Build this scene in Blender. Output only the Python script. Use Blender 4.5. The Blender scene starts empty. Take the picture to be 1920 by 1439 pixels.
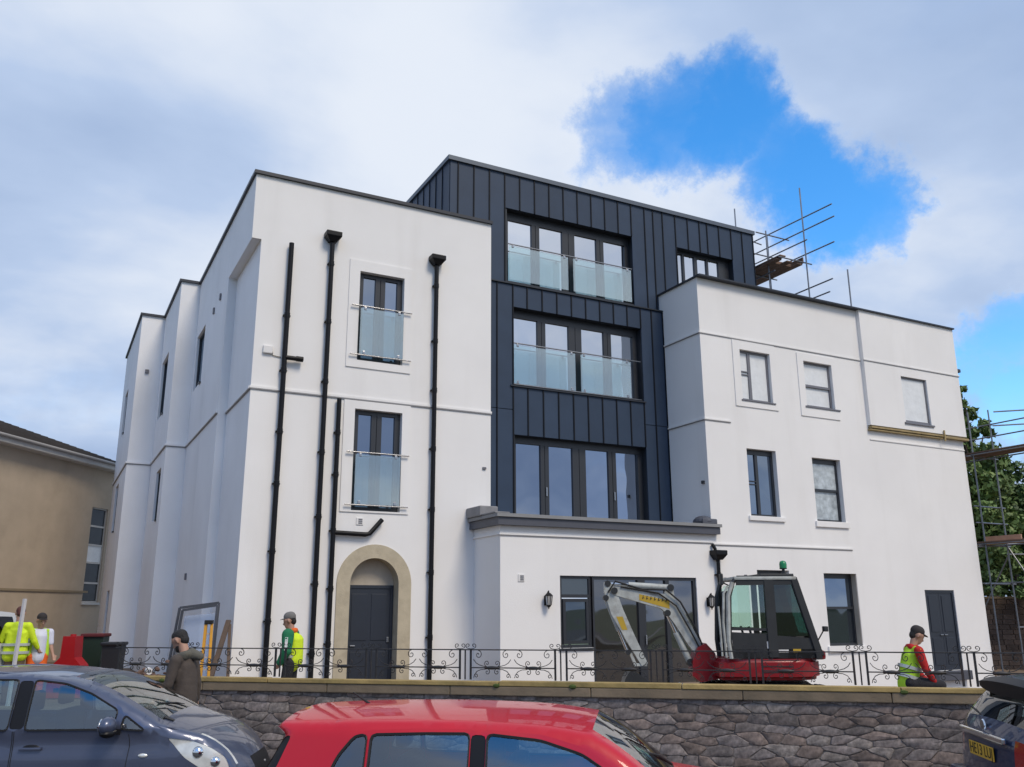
import bpy, bmesh, math, random
import numpy as np
from mathutils import Vector, Matrix, noise as mnoise
from mathutils.geometry import delaunay_2d_cdt

random.seed(7)
rng = np.random.default_rng(7)
SC = bpy.context.scene
COL = SC.collection
R = math.radians

# ------------------------------------------------------------------ camera
cam_d = bpy.data.cameras.new('camera')
cam_d.sensor_width = 36.0
cam_d.lens = 1643.0 / 1920.0 * 36.0
cam_d.clip_start = 0.05
cam_d.clip_end = 3000.0
cam = bpy.data.objects.new('camera', cam_d)
COL.objects.link(cam)
_r = Vector((0.885168, -0.465253, -0.004156))
_u = Vector((-0.113291, -0.224189, 0.967938))
_f = Vector((0.451268, 0.856317, 0.251154))
cam.matrix_world = Matrix(((_r.x, _u.x, -_f.x, 0.0), (_r.y, _u.y, -_f.y, 0.0),
                           (_r.z, _u.z, -_f.z, 2.1), (0, 0, 0, 1)))
SC.camera = cam

# ------------------------------------------------------------------ light
SUN_DIR = Vector((0.125, -0.63, 0.76)).normalized()      # towards the sun
SUN_EL = math.asin(SUN_DIR.z)
SUN_ROT = math.atan2(SUN_DIR.x, SUN_DIR.y)
sun_d = bpy.data.lights.new('sun', 'SUN')
sun_d.energy = 2.3
sun_d.angle = R(20)
sun_d.color = (1.0, 0.87, 0.70)
sun = bpy.data.objects.new('sun', sun_d)
sun.rotation_euler = SUN_DIR.to_track_quat('Z', 'Y').to_euler()
sun.location = (10, -10, 40)
COL.objects.link(sun)

SC.view_settings.view_transform = 'Standard'
SC.view_settings.look = 'None'
SC.view_settings.exposure = 0.0
SC.view_settings.gamma = 1.0
SC.view_settings.use_curve_mapping = False

world = bpy.data.worlds.new('World')
SC.world = world
world.use_nodes = True


def make_sky():
    nt = world.node_tree
    nt.nodes.clear()
    N = nt.nodes.new
    L = nt.links.new

    def val(op, a, b=None, c=None, clamp=False):
        n = N('ShaderNodeMath'); n.operation = op; n.use_clamp = clamp
        for i, x in enumerate((a, b, c)):
            if x is None: continue
            if isinstance(x, (int, float)): n.inputs[i].default_value = x
            else: L(x, n.inputs[i])
        return n.outputs[0]

    def mrange(x, a, b, c=0.0, d=1.0, smooth=True):
        n = N('ShaderNodeMapRange')
        n.interpolation_type = 'SMOOTHSTEP' if smooth else 'LINEAR'
        L(x, n.inputs['Value'])
        for k, v in (('From Min', a), ('From Max', b), ('To Min', c), ('To Max', d)):
            n.inputs[k].default_value = v
        return n.outputs[0]

    def noise(vec, scale, detail=6, rough=0.55, dist=0.0, lac=2.0):
        n = N('ShaderNodeTexNoise'); n.noise_dimensions = '3D'
        L(vec, n.inputs['Vector'])
        n.inputs['Scale'].default_value = scale
        n.inputs['Detail'].default_value = detail
        n.inputs['Roughness'].default_value = rough
        n.inputs['Distortion'].default_value = dist
        n.inputs['Lacunarity'].default_value = lac
        return n

    out = N('ShaderNodeOutputWorld')
    bg = N('ShaderNodeBackground')
    bg.inputs['Strength'].default_value = 0.10
    L(bg.outputs[0], out.inputs[0])
    tc = N('ShaderNodeTexCoord')
    d = tc.outputs['Generated']
    sky = N('ShaderNodeTexSky')
    sky.sky_type = 'NISHITA'
    sky.sun_disc = False
    sky.sun_elevation = SUN_EL
    sky.sun_rotation = SUN_ROT
    sky.air_density = 1.0
    sky.dust_density = 0.3
    sky.ozone_density = 2.5
    # flatten directions onto a cloud layer
    sep = N('ShaderNodeSeparateXYZ'); L(d, sep.inputs[0])
    zz = val('ADD', val('MAXIMUM', sep.outputs[2], 0.0), 0.22)
    comb = N('ShaderNodeCombineXYZ')
    L(val('DIVIDE', sep.outputs[0], zz), comb.inputs[0])
    L(val('DIVIDE', sep.outputs[1], zz), comb.inputs[1])
    comb.inputs[2].default_value = 0.35
    cv = comb.outputs[0]
    # wobble the direction so that the openings get ragged edges
    wob = noise(d, 5.5, 9, 0.66)
    vm = N('ShaderNodeVectorMath'); vm.operation = 'SUBTRACT'
    L(wob.outputs['Color'], vm.inputs[0]); vm.inputs[1].default_value = (0.5, 0.5, 0.5)
    vs = N('ShaderNodeVectorMath'); vs.operation = 'SCALE'; vs.inputs['Scale'].default_value = 0.20
    L(vm.outputs[0], vs.inputs[0])
    va = N('ShaderNodeVectorMath'); va.operation = 'ADD'
    L(d, va.inputs[0]); L(vs.outputs[0], va.inputs[1])
    vn = N('ShaderNodeVectorMath'); vn.operation = 'NORMALIZE'; L(va.outputs[0], vn.inputs[0])
    gap = None
    # openings in the cloud cover: (direction, inner angle, outer angle, weight)
    GAPS = [((0.510, 0.697, 0.505), 0.0, 4.4, 0.72), ((0.540, 0.676, 0.500), 0.5, 5.4, 0.9), ((0.585, 0.640, 0.499), 0.8, 5.6, 1.0), ((0.604, 0.626, 0.492), 0.6, 4.6, 0.95),
            ((0.583, 0.609, 0.533), 0.0, 3.2, 0.6), ((0.647, 0.617, 0.447), 0.6, 4.8, 0.9), ((0.691, 0.588, 0.42), 0.8, 5.2, 1.0), ((0.722, 0.565, 0.400), 0.2, 3.8, 0.85),
            ((0.817, 0.518, 0.262), 0.0, 3.2, 0.62), ((0.833, 0.517, 0.195), 0.0, 3.8, 0.72), ((0.80, 0.54, 0.222), 0.0, 2.8, 0.62),
            ((-0.45, -0.62, 0.60), 6.0, 18.0, 0.9), ((0.85, -0.35, 0.45), 5.0, 15.0, 0.9), ((-0.9, 0.3, 0.4), 4.0, 13.0, 0.85)]
    for (g, a0, a1, w) in GAPS:
        dp = N('ShaderNodeVectorMath'); dp.operation = 'DOT_PRODUCT'
        L(vn.outputs[0], dp.inputs[0]); dp.inputs[1].default_value = Vector(g).normalized()
        m = mrange(dp.outputs['Value'], math.cos(R(a1)), math.cos(R(a0)), 0.0, w)
        gap = m if gap is None else val('MAXIMUM', gap, m)
    n1 = noise(cv, 0.9, 8, 0.52, 0.3)
    n2 = noise(cv, 2.6, 7, 0.55, 0.2)
    n5 = noise(d, 13.0, 8, 0.62, 0.6)
    dens = val('ADD', val('ADD', val('MULTIPLY', n1.outputs['Fac'], 0.55), val('MULTIPLY', n2.outputs['Fac'], 0.25)), val('MULTIPLY', n5.outputs['Fac'], 0.20))
    dens = val('SUBTRACT', dens, val('MULTIPLY', gap, 0.60))
    cover = mrange(dens, -0.04, 0.50)
    # shading of the cloud: brighter thin edges, greyer cores
    n3 = noise(cv, 0.75, 7, 0.5, 0.25)
    n4 = noise(cv, 1.9, 6, 0.5, 0.2)
    lum = val('ADD', val('MULTIPLY', n3.outputs['Fac'], 0.7), val('MULTIPLY', n4.outputs['Fac'], 0.3))
    lum = mrange(lum, 0.38, 0.63)
    edge = val('MULTIPLY', mrange(dens, 0.16, 0.38), mrange(dens, 0.52, 0.36))
    lum = val('ADD', lum, val('MULTIPLY', edge, 0.08), clamp=True)
    cr = N('ShaderNodeValToRGB')
    L(lum, cr.inputs[0])
    e = cr.color_ramp.elements
    e[0].position = 0.0; e[0].color = (3.5, 4.7, 7.0, 1)
    e[1].position = 1.0; e[1].color = (7.9, 8.5, 9.5, 1)
    k = e.new(0.5); k.color = (4.9, 6.1, 8.3, 1)
    # clear sky
    hs = N('ShaderNodeHueSaturation')
    hs.inputs['Saturation'].default_value = 1.36
    hs.inputs['Value'].default_value = 2.75
    L(sky.outputs[0], hs.inputs['Color'])
    mx = N('ShaderNodeMix'); mx.data_type = 'RGBA'
    L(cover, mx.inputs['Factor'])
    L(hs.outputs[0], mx.inputs['A']); L(cr.outputs[0], mx.inputs['B'])
    # ground side of the world is dull
    hz = mrange(sep.outputs[2], -0.06, 0.0)
    mg = N('ShaderNodeMix'); mg.data_type = 'RGBA'
    L(hz, mg.inputs['Factor']); mg.inputs['A'].default_value = (1.2, 1.2, 1.2, 1)
    L(mx.outputs['Result'], mg.inputs['B'])
    L(mg.outputs['Result'], bg.inputs['Color'])


make_sky()


# ------------------------------------------------------------------ materials
def M(name, col, rough=0.6, metal=0.0, var=0.08, vscale=3.0, bump=0.0, bscale=40.0, spec=0.5,
      coat=0.0, rand=0.0, stain=None, stain_scale=1.2, stain_amt=0.0, streak=False):
    m = bpy.data.materials.new(name)
    m.use_nodes = True
    nt = m.node_tree
    b = nt.nodes['Principled BSDF']
    L = nt.links.new
    b.inputs['Roughness'].default_value = rough
    b.inputs['Metallic'].default_value = metal
    b.inputs['Specular IOR Level'].default_value = spec
    b.inputs['Coat Weight'].default_value = coat
    b.inputs['Coat Roughness'].default_value = 0.03
    tc = nt.nodes.new('ShaderNodeTexCoord')
    rgb = nt.nodes.new('ShaderNodeRGB')
    rgb.outputs[0].default_value = (*col, 1)
    cur = rgb.outputs[0]

    def noise(scale, detail=5, rough=.55, vec=None):
        n = nt.nodes.new('ShaderNodeTexNoise')
        L(vec or tc.outputs['Object'], n.inputs['Vector'])
        n.inputs['Scale'].default_value = scale
        n.inputs['Detail'].default_value = detail
        n.inputs['Roughness'].default_value = rough
        return n.outputs['Fac']

    def mr(x, a, b_, c, d):
        n = nt.nodes.new('ShaderNodeMapRange')
        L(x, n.inputs[0])
        for i, v in enumerate((a, b_, c, d)): n.inputs[i + 1].default_value = v
        return n.outputs[0]

    if stain is not None:
        vec = None
        if streak:
            mp = nt.nodes.new('ShaderNodeMapping')
            mp.inputs['Scale'].default_value = (1.0, 1.0, 0.12)
            L(tc.outputs['Object'], mp.inputs['Vector'])
            vec = mp.outputs[0]
        f = mr(noise(stain_scale, 7, .6, vec), 0.52, 0.75, 0.0, stain_amt)
        mx = nt.nodes.new('ShaderNodeMix'); mx.data_type = 'RGBA'
        L(f, mx.inputs['Factor']); L(cur, mx.inputs['A'])
        mx.inputs['B'].default_value = (*stain, 1)
        cur = mx.outputs['Result']
    fac = None
    if var:
        fac = mr(noise(vscale), 0.25, 0.75, 1 - var, 1 + var)
    if rand:
        oi = nt.nodes.new('ShaderNodeObjectInfo')
        f2 = mr(oi.outputs['Random'], 0, 1, 1 - rand, 1 + rand)
        if fac is None: fac = f2
        else:
            mm = nt.nodes.new('ShaderNodeMath'); mm.operation = 'MULTIPLY'
            L(fac, mm.inputs[0]); L(f2, mm.inputs[1]); fac = mm.outputs[0]
    if fac is not None:
        s = nt.nodes.new('ShaderNodeVectorMath'); s.operation = 'SCALE'
        L(cur, s.inputs[0]); L(fac, s.inputs['Scale'])
        cur = s.outputs[0]
    L(cur, b.inputs['Base Color'])
    if bump:
        bp = nt.nodes.new('ShaderNodeBump')
        bp.inputs['Strength'].default_value = bump
        bp.inputs['Distance'].default_value = 0.02
        L(noise(bscale, 6, .6), bp.inputs['Height'])
        L(bp.outputs[0], b.inputs['Normal'])
    return m


def glass_pane(name, refl, tint=(0.86, 0.92, 1.0), dark=(0.02, 0.024, 0.03), wav=0.012):
    """coated window glass: dark room behind, part mirror"""
    m = bpy.data.materials.new(name); m.use_nodes = True
    nt = m.node_tree; nt.nodes.clear(); L = nt.links.new
    out = nt.nodes.new('ShaderNodeOutputMaterial')
    g = nt.nodes.new('ShaderNodeBsdfGlossy'); g.inputs['Roughness'].default_value = 0.02
    g.inputs['Color'].default_value = (*tint, 1)
    df = nt.nodes.new('ShaderNodeBsdfDiffuse'); df.inputs['Color'].default_value = (*dark, 1)
    oi = nt.nodes.new('ShaderNodeObjectInfo')
    vr = nt.nodes.new('ShaderNodeMapRange'); L(oi.outputs['Random'], vr.inputs[0]); vr.inputs[3].default_value = refl * .72; vr.inputs[4].default_value = refl * 1.12
    fr = nt.nodes.new('ShaderNodeFresnel'); fr.inputs['IOR'].default_value = 1.5
    mrn = nt.nodes.new('ShaderNodeMapRange')
    L(fr.outputs[0], mrn.inputs[0])
    for i, v in enumerate((0.04, 1.0, refl, 1.0)): mrn.inputs[i + 1].default_value = v
    L(vr.outputs[0], mrn.inputs[3])
    mx = nt.nodes.new('ShaderNodeMixShader')
    L(mrn.outputs[0], mx.inputs[0]); L(df.outputs[0], mx.inputs[1]); L(g.outputs[0], mx.inputs[2])
    tc = nt.nodes.new('ShaderNodeTexCoord')
    nz = nt.nodes.new('ShaderNodeTexNoise'); nz.inputs['Scale'].default_value = 0.9
    nz.inputs['Detail'].default_value = 1.0
    L(tc.outputs['Object'], nz.inputs['Vector'])
    bp = nt.nodes.new('ShaderNodeBump'); bp.inputs['Strength'].default_value = 1.0
    bp.inputs['Distance'].default_value = wav
    L(nz.outputs['Fac'], bp.inputs['Height'])
    L(bp.outputs[0], g.inputs['Normal'])
    L(mx.outputs[0], out.inputs[0])
    return m


def clear_glass(name, tint, refl_min=0.06, rough=0.0, haze=None, haze_amt=0.0):
    m = bpy.data.materials.new(name); m.use_nodes = True
    nt = m.node_tree; nt.nodes.clear(); L = nt.links.new
    out = nt.nodes.new('ShaderNodeOutputMaterial')
    g = nt.nodes.new('ShaderNodeBsdfGlossy'); g.inputs['Roughness'].default_value = rough + 0.01
    t = nt.nodes.new('ShaderNodeBsdfTransparent'); t.inputs['Color'].default_value = (*tint, 1)
    fr = nt.nodes.new('ShaderNodeFresnel'); fr.inputs['IOR'].default_value = 1.5
    mrn = nt.nodes.new('ShaderNodeMapRange')
    L(fr.outputs[0], mrn.inputs[0])
    for i, v in enumerate((0.04, 1.0, refl_min, 1.0)): mrn.inputs[i + 1].default_value = v
    mx = nt.nodes.new('ShaderNodeMixShader')
    L(mrn.outputs[0], mx.inputs[0])
    base = t.outputs[0]
    if haze is not None:
        h = nt.nodes.new('ShaderNodeBsdfDiffuse'); h.inputs['Color'].default_value = (*haze, 1)
        mh = nt.nodes.new('ShaderNodeMixShader'); mh.inputs[0].default_value = haze_amt
        L(t.outputs[0], mh.inputs[1]); L(h.outputs[0], mh.inputs[2]); base = mh.outputs[0]
    L(base, mx.inputs[1]); L(g.outputs[0], mx.inputs[2])
    L(mx.outputs[0], out.inputs[0])
    return m


WHITE = M('white_render', (0.81, 0.80, 0.79), 0.85, var=0.045, vscale=0.45, bump=0.16, bscale=40,
          stain=(0.60, 0.58, 0.55), stain_scale=1.3, stain_amt=0.22, streak=True)
WHITE_OLD = M('white_painted_render', (0.79, 0.795, 0.81), 0.85, var=0.05, vscale=0.6, bump=0.25, bscale=25,
              stain=(0.55, 0.56, 0.58), stain_scale=0.8, stain_amt=0.3, streak=True)
ZINC = M('dark_zinc', (0.030, 0.050, 0.088), 0.5, metal=0.0, spec=0.3, var=0.10, vscale=1.5, rand=0.10, bump=0.05, bscale=6)
ZINC_EDGE = M('dark_zinc_edge', (0.026, 0.032, 0.042), 0.45, metal=0.25, var=0.1)
COPING = M('grey_metal_coping', (0.028, 0.032, 0.042), 0.45, metal=0.2, var=0.08)
COPING_L = M('pale_metal_coping', (0.10, 0.12, 0.15), 0.45, metal=0.3, var=0.08)
LEAD = M('lead_flashing', (0.20, 0.20, 0.21), 0.6, var=0.2, vscale=5, bump=0.2, bscale=12)
FASCIA = M('slate_grey_fascia', (0.075, 0.08, 0.10), 0.5, var=0.08)
ROOFTOP = M('pale_roof_edge', (0.24, 0.245, 0.25), 0.7, var=0.1, bump=0.1)
FRAME = M('anthracite_frame', (0.028, 0.031, 0.038), 0.35, var=0.05)
FRAME_G = M('grey_frame', (0.16, 0.16, 0.18), 0.4, var=0.08)
PIPE = M('black_plastic', (0.008, 0.008, 0.010), 0.42, var=0.1, spec=0.22)
STEEL = M('brushed_steel', (0.42, 0.42, 0.43), 0.25, metal=1.0, var=0.06)
STONE_TRIM = M('tan_stone_trim', (0.47, 0.41, 0.30), 0.8, var=0.12, vscale=4, bump=0.3, bscale=45,
               stain=(0.30, 0.25, 0.18), stain_scale=3, stain_amt=0.5)
PLASTER = M('bare_plaster', (0.45, 0.40, 0.33), 0.9, var=0.12, vscale=3, bump=0.2)
DOOR = M('dark_blue_door', (0.022, 0.028, 0.042), 0.38, var=0.06)
TIMBER = M('yellow_timber', (0.50, 0.37, 0.15), 0.7, var=0.22, vscale=5, bump=0.2, bscale=30,
           stain=(0.20, 0.17, 0.05), stain_scale=2.5, stain_amt=0.55)
TIMBER_B = M('brown_board', (0.11, 0.075, 0.055), 0.8, var=0.25, vscale=4, bump=0.3)
TIMBER_O = M('orange_board', (0.50, 0.30, 0.20), 0.8, var=0.15, vscale=4)
GALV = M('galvanised_tube', (0.22, 0.23, 0.25), 0.42, metal=0.75, var=0.2, vscale=3)
IRON = M('black_wrought_iron', (0.020, 0.020, 0.022), 0.5, var=0.2, vscale=20, stain=(0.10, 0.05, 0.03), stain_scale=8,
         stain_amt=0.35)
LIGHT_PLASTIC = M('white_plastic', (0.72, 0.71, 0.70), 0.5, var=0.04)
GLASS_HI = glass_pane('upper_window_glass', 0.72, (0.95, 0.96, 1.0))
GLASS_MID = glass_pane('middle_window_glass', 0.44, (0.72, 0.82, 1.0))
GLASS_LO = glass_pane('lower_window_glass', 0.33, (0.66, 0.80, 1.0))
GLASS_DK = glass_pane('dark_window_glass', 0.13, (0.75, 0.88, 1.0))
GLASS_DOOR = glass_pane('door_glass', 0.20, (0.85, 0.90, 1.0), dark=(0.03, 0.028, 0.026))
BALC = clear_glass('balcony_glass', (0.84, 0.98, 0.98), 0.27, haze=(0.82, 0.96, 0.98), haze_amt=0.09)
FILM = M('white_protective_film', (0.74, 0.76, 0.77), 0.4, var=0.08, vscale=5, bump=0.3, bscale=7, spec=0.6)
FILM_T = M('torn_plastic_film', (0.42, 0.47, 0.50), 0.25, var=0.45, vscale=5, bump=0.6, bscale=6, spec=0.7)
BLACK = M('matt_black', (0.008, 0.008, 0.009), 0.7, var=0)


# ------------------------------------------------------------------ mesh builder
class MB:
    def __init__(s):
        s.v = []; s.f = []; s.m = []

    def add(s, verts, faces, mi=0):
        o = len(s.v)
        s.v.extend([tuple(v) for v in verts])
        s.f.extend([tuple(i + o for i in f) for f in faces])
        s.m.extend([mi] * len(faces))
        return s

    def box(s, x0, x1, y0, y1, z0, z1, mi=0):
        v = [(x0, y0, z0), (x1, y0, z0), (x1, y1, z0), (x0, y1, z0), (x0, y0, z1), (x1, y0, z1), (x1, y1, z1), (x0, y1, z1)]
        return s.add(v, [(0, 3, 2, 1), (4, 5, 6, 7), (0, 1, 5, 4), (1, 2, 6, 5), (2, 3, 7, 6), (3, 0, 4, 7)], mi)

    def bbox(s, x0, x1, y0, y1, z0, z1, b=0.02, mi=0):
        """box with chamfered edges"""
        bm = bmesh.new()
        bmesh.ops.create_cube(bm, size=1.0)
        for v in bm.verts:
            v.co = ((x0 + x1) / 2 + v.co.x * (x1 - x0), (y0 + y1) / 2 + v.co.y * (y1 - y0), (z0 + z1) / 2 + v.co.z * (z1 - z0))
        bmesh.ops.bevel(bm, geom=bm.edges[:], offset=b, segments=2, profile=0.6, affect='EDGES')
        s.frombm(bm, mi); bm.free()
        return s

    def frombm(s, bm, mi=0):
        bm.verts.index_update()
        s.add([v.co[:] for v in bm.verts], [[v.index for v in f.verts] for f in bm.faces], mi)
        return s

    def bar(s, p, q, w, h, up=(0, 0, 1), mi=0):
        """rectangular bar from p to q"""
        p = Vector(p); q = Vector(q); d = (q - p).normalized(); up = Vector(up)
        a = d.cross(up)
        if a.length < 1e-4: a = d.cross(Vector((1, 0, 0)))
        a.normalize(); b = a.cross(d)
        vs = []
        for c in (p, q):
            for i, j in ((-1, -1), (1, -1), (1, 1), (-1, 1)): vs.append(c + a * (i * w / 2) + b * (j * h / 2))
        return s.add(vs, [(3, 2, 1, 0), (4, 5, 6, 7), (0, 1, 5, 4), (1, 2, 6, 5), (2, 3, 7, 6), (3, 0, 4, 7)], mi)

    def tube(s, pts, r, n=8, cap=True, mi=0, up=(0.13, 0.21, 0.97)):
        pts = [Vector(p) for p in pts]; k = len(pts)
        rr = r if isinstance(r, (list, tuple)) else [r] * k
        vs = []; U = Vector(up)
        for i, p in enumerate(pts):
            d = (pts[min(i + 1, k - 1)] - pts[max(i - 1, 0)]).normalized()
            a = d.cross(U)
            if a.length < 1e-3: a = d.cross(Vector((1, 0, 0)))
            a.normalize(); b = d.cross(a)
            for j in range(n):
                t = 2 * math.pi * (j + .5) / n
                vs.append(p + a * (math.cos(t) * rr[i]) + b * (math.sin(t) * rr[i]))
        fs = []
        for i in range(k - 1):
            for j in range(n):
                a0 = i * n + j; a1 = i * n + (j + 1) % n
                fs.append((a0, a1, a1 + n, a0 + n))
        if cap:
            fs.append(tuple(reversed(range(n)))); fs.append(tuple(range((k - 1) * n, k * n)))
        return s.add(vs, fs, mi)

    def prism(s, poly, axis, a, b, mi=0):
        """extrude a 2D polygon along an axis ('x': poly is (y,z); 'y': (x,z); 'z': (x,y))"""
        def put(p, t):
            return (t, p[0], p[1]) if axis == 'x' else ((p[0], t, p[1]) if axis == 'y' else (p[0], p[1], t))
        n = len(poly)
        vs = [put(p, a) for p in poly] + [put(p, b) for p in poly]
        fs = [tuple(range(n)), tuple(reversed(range(n, 2 * n)))] + [(i, i + n, (i + 1) % n + n, (i + 1) % n) for i in range(n)]
        return s.add(vs, fs, mi)

    def lathe(s, prof, n=16, c=(0, 0, 0), axis='z', mi=0):
        vs = []
        for (r, h) in prof:
            for j in range(n):
                t = 2 * math.pi * j / n
                x, y = r * math.cos(t), r * math.sin(t)
                p = (x, y, h) if axis == 'z' else ((h, x, y) if axis == 'x' else (y, h, x))
                vs.append((p[0] + c[0], p[1] + c[1], p[2] + c[2]))
        fs = []
        for i in range(len(prof) - 1):
            for j in range(n):
                a0 = i * n + j; a1 = i * n + (j + 1) % n
                fs.append((a0, a1, a1 + n, a0 + n))
        return s.add(vs, fs, mi)

    def sphere(s, c, r, n=12, m=8, mi=0):
        rx, ry, rz = r if isinstance(r, (tuple, list)) else (r, r, r)
        vs = [(c[0], c[1], c[2] - rz)]
        for i in range(1, m):
            t = math.pi * i / m - math.pi / 2
            for j in range(n):
                a = 2 * math.pi * j / n
                vs.append((c[0] + rx * math.cos(t) * math.cos(a), c[1] + ry * math.cos(t) * math.sin(a), c[2] + rz * math.sin(t)))
        vs.append((c[0], c[1], c[2] + rz))
        fs = [(0, 1 + (j + 1) % n, 1 + j) for j in range(n)]
        for i in range(m - 2):
            for j in range(n):
                a = 1 + i * n + j; b = 1 + i * n + (j + 1) % n
                fs.append((a, b, b + n, a + n))
        last = len(vs) - 1; o = 1 + (m - 2) * n
        fs += [(o + j, o + (j + 1) % n, last) for j in range(n)]
        return s.add(vs, fs, mi)

    def mesh(s, name, mats, smooth=False, fix=True, merge=0):
        me = bpy.data.meshes.new(name)
        me.from_pydata(s.v, [], s.f)
        for m in (mats if isinstance(mats, (list, tuple)) else [mats]): me.materials.append(m)
        if any(s.m): me.polygons.foreach_set('material_index', s.m)
        if fix or merge:
            bm = bmesh.new(); bm.from_mesh(me)
            if merge: bmesh.ops.remove_doubles(bm, verts=bm.verts, dist=merge)
            if fix: bmesh.ops.recalc_face_normals(bm, faces=bm.faces)
            bm.to_mesh(me); bm.free()
        if smooth: smooth_by_angle(me, smooth if not isinstance(smooth, bool) else 40)
        me.update()
        return me


def smooth_by_angle(me, deg):
    me.shade_smooth()
    me.set_sharp_from_angle(angle=R(deg))


WM = {}


def world_of(o):
    return WM.get(o.name, Matrix.Identity(4))


def link(name, me, parent=None, loc=None, rot=None, scale=None, label=None):
    o = bpy.data.objects.new(name, me)
    COL.objects.link(o)
    if parent is not None:
        o.parent = parent
    if loc is not None: o.location = loc
    if rot is not None: o.rotation_euler = rot
    if scale is not None: o.scale = scale
    WM[o.name] = world_of(parent) @ o.matrix_basis if parent is not None else o.matrix_basis.copy()
    if label: o['label'] = label
    return o


def build(name, mb, mats, parent=None, smooth=False, world=False, label=None, kind=None, fix=True, merge=0):
    """link a builder as one mesh object; world=True: its coordinates are world ones"""
    me = mb.mesh(name, mats, smooth, fix, merge)
    if world and parent is not None:
        me.transform(world_of(parent).inverted())
    o = link(name, me, parent, label=label)
    if kind: o['kind'] = kind
    return o


def thing(name, label, cat, loc=(0, 0, 0), rz=0.0, group=None):
    o = bpy.data.objects.new(name, None)
    o.empty_display_size = 0.3
    COL.objects.link(o)
    o.location = loc; o.rotation_euler = (0, 0, rz)
    WM[o.name] = Matrix.Translation(loc) @ Matrix.Rotation(rz, 4, 'Z')
    o['label'] = label; o['category'] = cat
    if group: o['group'] = group
    return o


def tag(o, label, cat, group=None):
    o['label'] = label; o['category'] = cat
    if group: o['group'] = group
    return o


def copy_tree(o, parent=None, label=None):
    c = o.copy(); COL.objects.link(c); c.parent = parent
    if label: c['label'] = label
    for ch in list(o.children): copy_tree(ch, c)
    return c


# ------------------------------------------------------------------ setting: ground, road, pavement
WD = Vector((0.748794, -0.662802, 0))            # along the street, to the right
WN = Vector((0.662802, 0.748794, 0))             # away from the street
WA = Vector((2.14, 13.57, 0))                    # a point on the face of the garden wall


def wp(s, n, z=0.0):
    p = WA + WD * s + WN * n
    return Vector((p.x, p.y, z))


ASPHALT = M('asphalt', (0.055, 0.055, 0.058), 0.85, var=0.2, vscale=1.2, bump=0.4, bscale=90)
PAVING = M('pavement_concrete', (0.20, 0.195, 0.185), 0.85, var=0.15, vscale=2, bump=0.25, bscale=60)
KERBM = M('kerb_concrete', (0.27, 0.265, 0.25), 0.8, var=0.15, vscale=3, bump=0.2)
EARTH = M('trodden_earth', (0.16, 0.115, 0.08), 0.95, var=0.35, vscale=1.5, bump=0.6, bscale=14)
GRASSM = M('rough_grass', (0.06, 0.085, 0.03), 0.95, var=0.35, vscale=0.6, bump=0.6, bscale=10)


def quad_sheet(name, pts, m, kind='structure'):
    mb = MB(); mb.add(pts, [tuple(range(len(pts)))])
    o = build(name, mb, m, fix=False); o['kind'] = kind
    return o


quad_sheet('ground', [(-900, -900, -0.6), (900, -900, -0.6), (900, 900, -0.6), (-900, 900, -0.6)], GRASSM)
quad_sheet('road', [wp(-70, -1.62, 0), wp(-70, -14.5, 0), wp(70, -14.5, 0), wp(70, -1.62, 0)][::1], ASPHALT)
mb = MB()
for a, b, n0, n1 in ((-70, 70, -1.47, 0.3), (-70, 70, -19, -14.65)):
    mb.add([wp(a, n0, .12), wp(b, n0, .12), wp(b, n1, .12), wp(a, n1, .12)], [(0, 1, 2, 3)])
build('pavement', mb, PAVING, kind='structure')
mb = MB()
for k in range(-40, 40):
    for n0, n1 in ((-1.62, -1.47), (-14.65, -14.5)):
        P0, P1, P2, P3 = wp(k * .915 + .006, n0), wp(k * .915 + .909, n0), wp(k * .915 + .909, n1), wp(k * .915 + .006, n1)
        mb.add([(*p.xy, -.1) for p in (P0, P1, P2, P3)] + [(*p.xy, .125) for p in (P0, P1, P2, P3)],
               [(4, 5, 6, 7), (0, 1, 5, 4), (1, 2, 6, 5), (2, 3, 7, 6), (3, 0, 4, 7)])
build('kerb', mb, KERBM, kind='structure')

# the building plot: earth that falls away to the right
GX = 64; GY = 40


def site_z(x, y):
    t = min(max((x - 15.0) / 9.0, 0), 1); t = t * t * (3 - 2 * t)
    return 0.33 - 0.66 * t + 0.05 * mnoise.noise(Vector((x * .5, y * .5, 0)))


vs = []; fs = []
for j in range(GY + 1):
    for i in range(GX + 1):
        s = -22 + 62 * i / GX
        n = 0.2 + 40 * j / GY
        p = wp(s, n)
        vs.append((p.x, p.y, site_z(p.x, p.y)))
for j in range(GY):
    for i in range(GX):
        a = j * (GX + 1) + i
        fs.append((a, a + 1, a + GX + 2, a + GX + 1))
mb = MB(); mb.add(vs, fs)
o = build('earth_ground', mb, EARTH, kind='structure', smooth=60)

# ------------------------------------------------------------------ the white building
BLD = thing('white_building', 'large white rendered building with dark zinc clad centre and flat roofs', 'building', (12.0, 20.0, 0.0))


def bpart(name, mb, m, smooth=False, label=None, parent=None, fix=True):
    return build(name, mb, m, parent or BLD, smooth=smooth, world=True, label=label, fix=fix)


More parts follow.
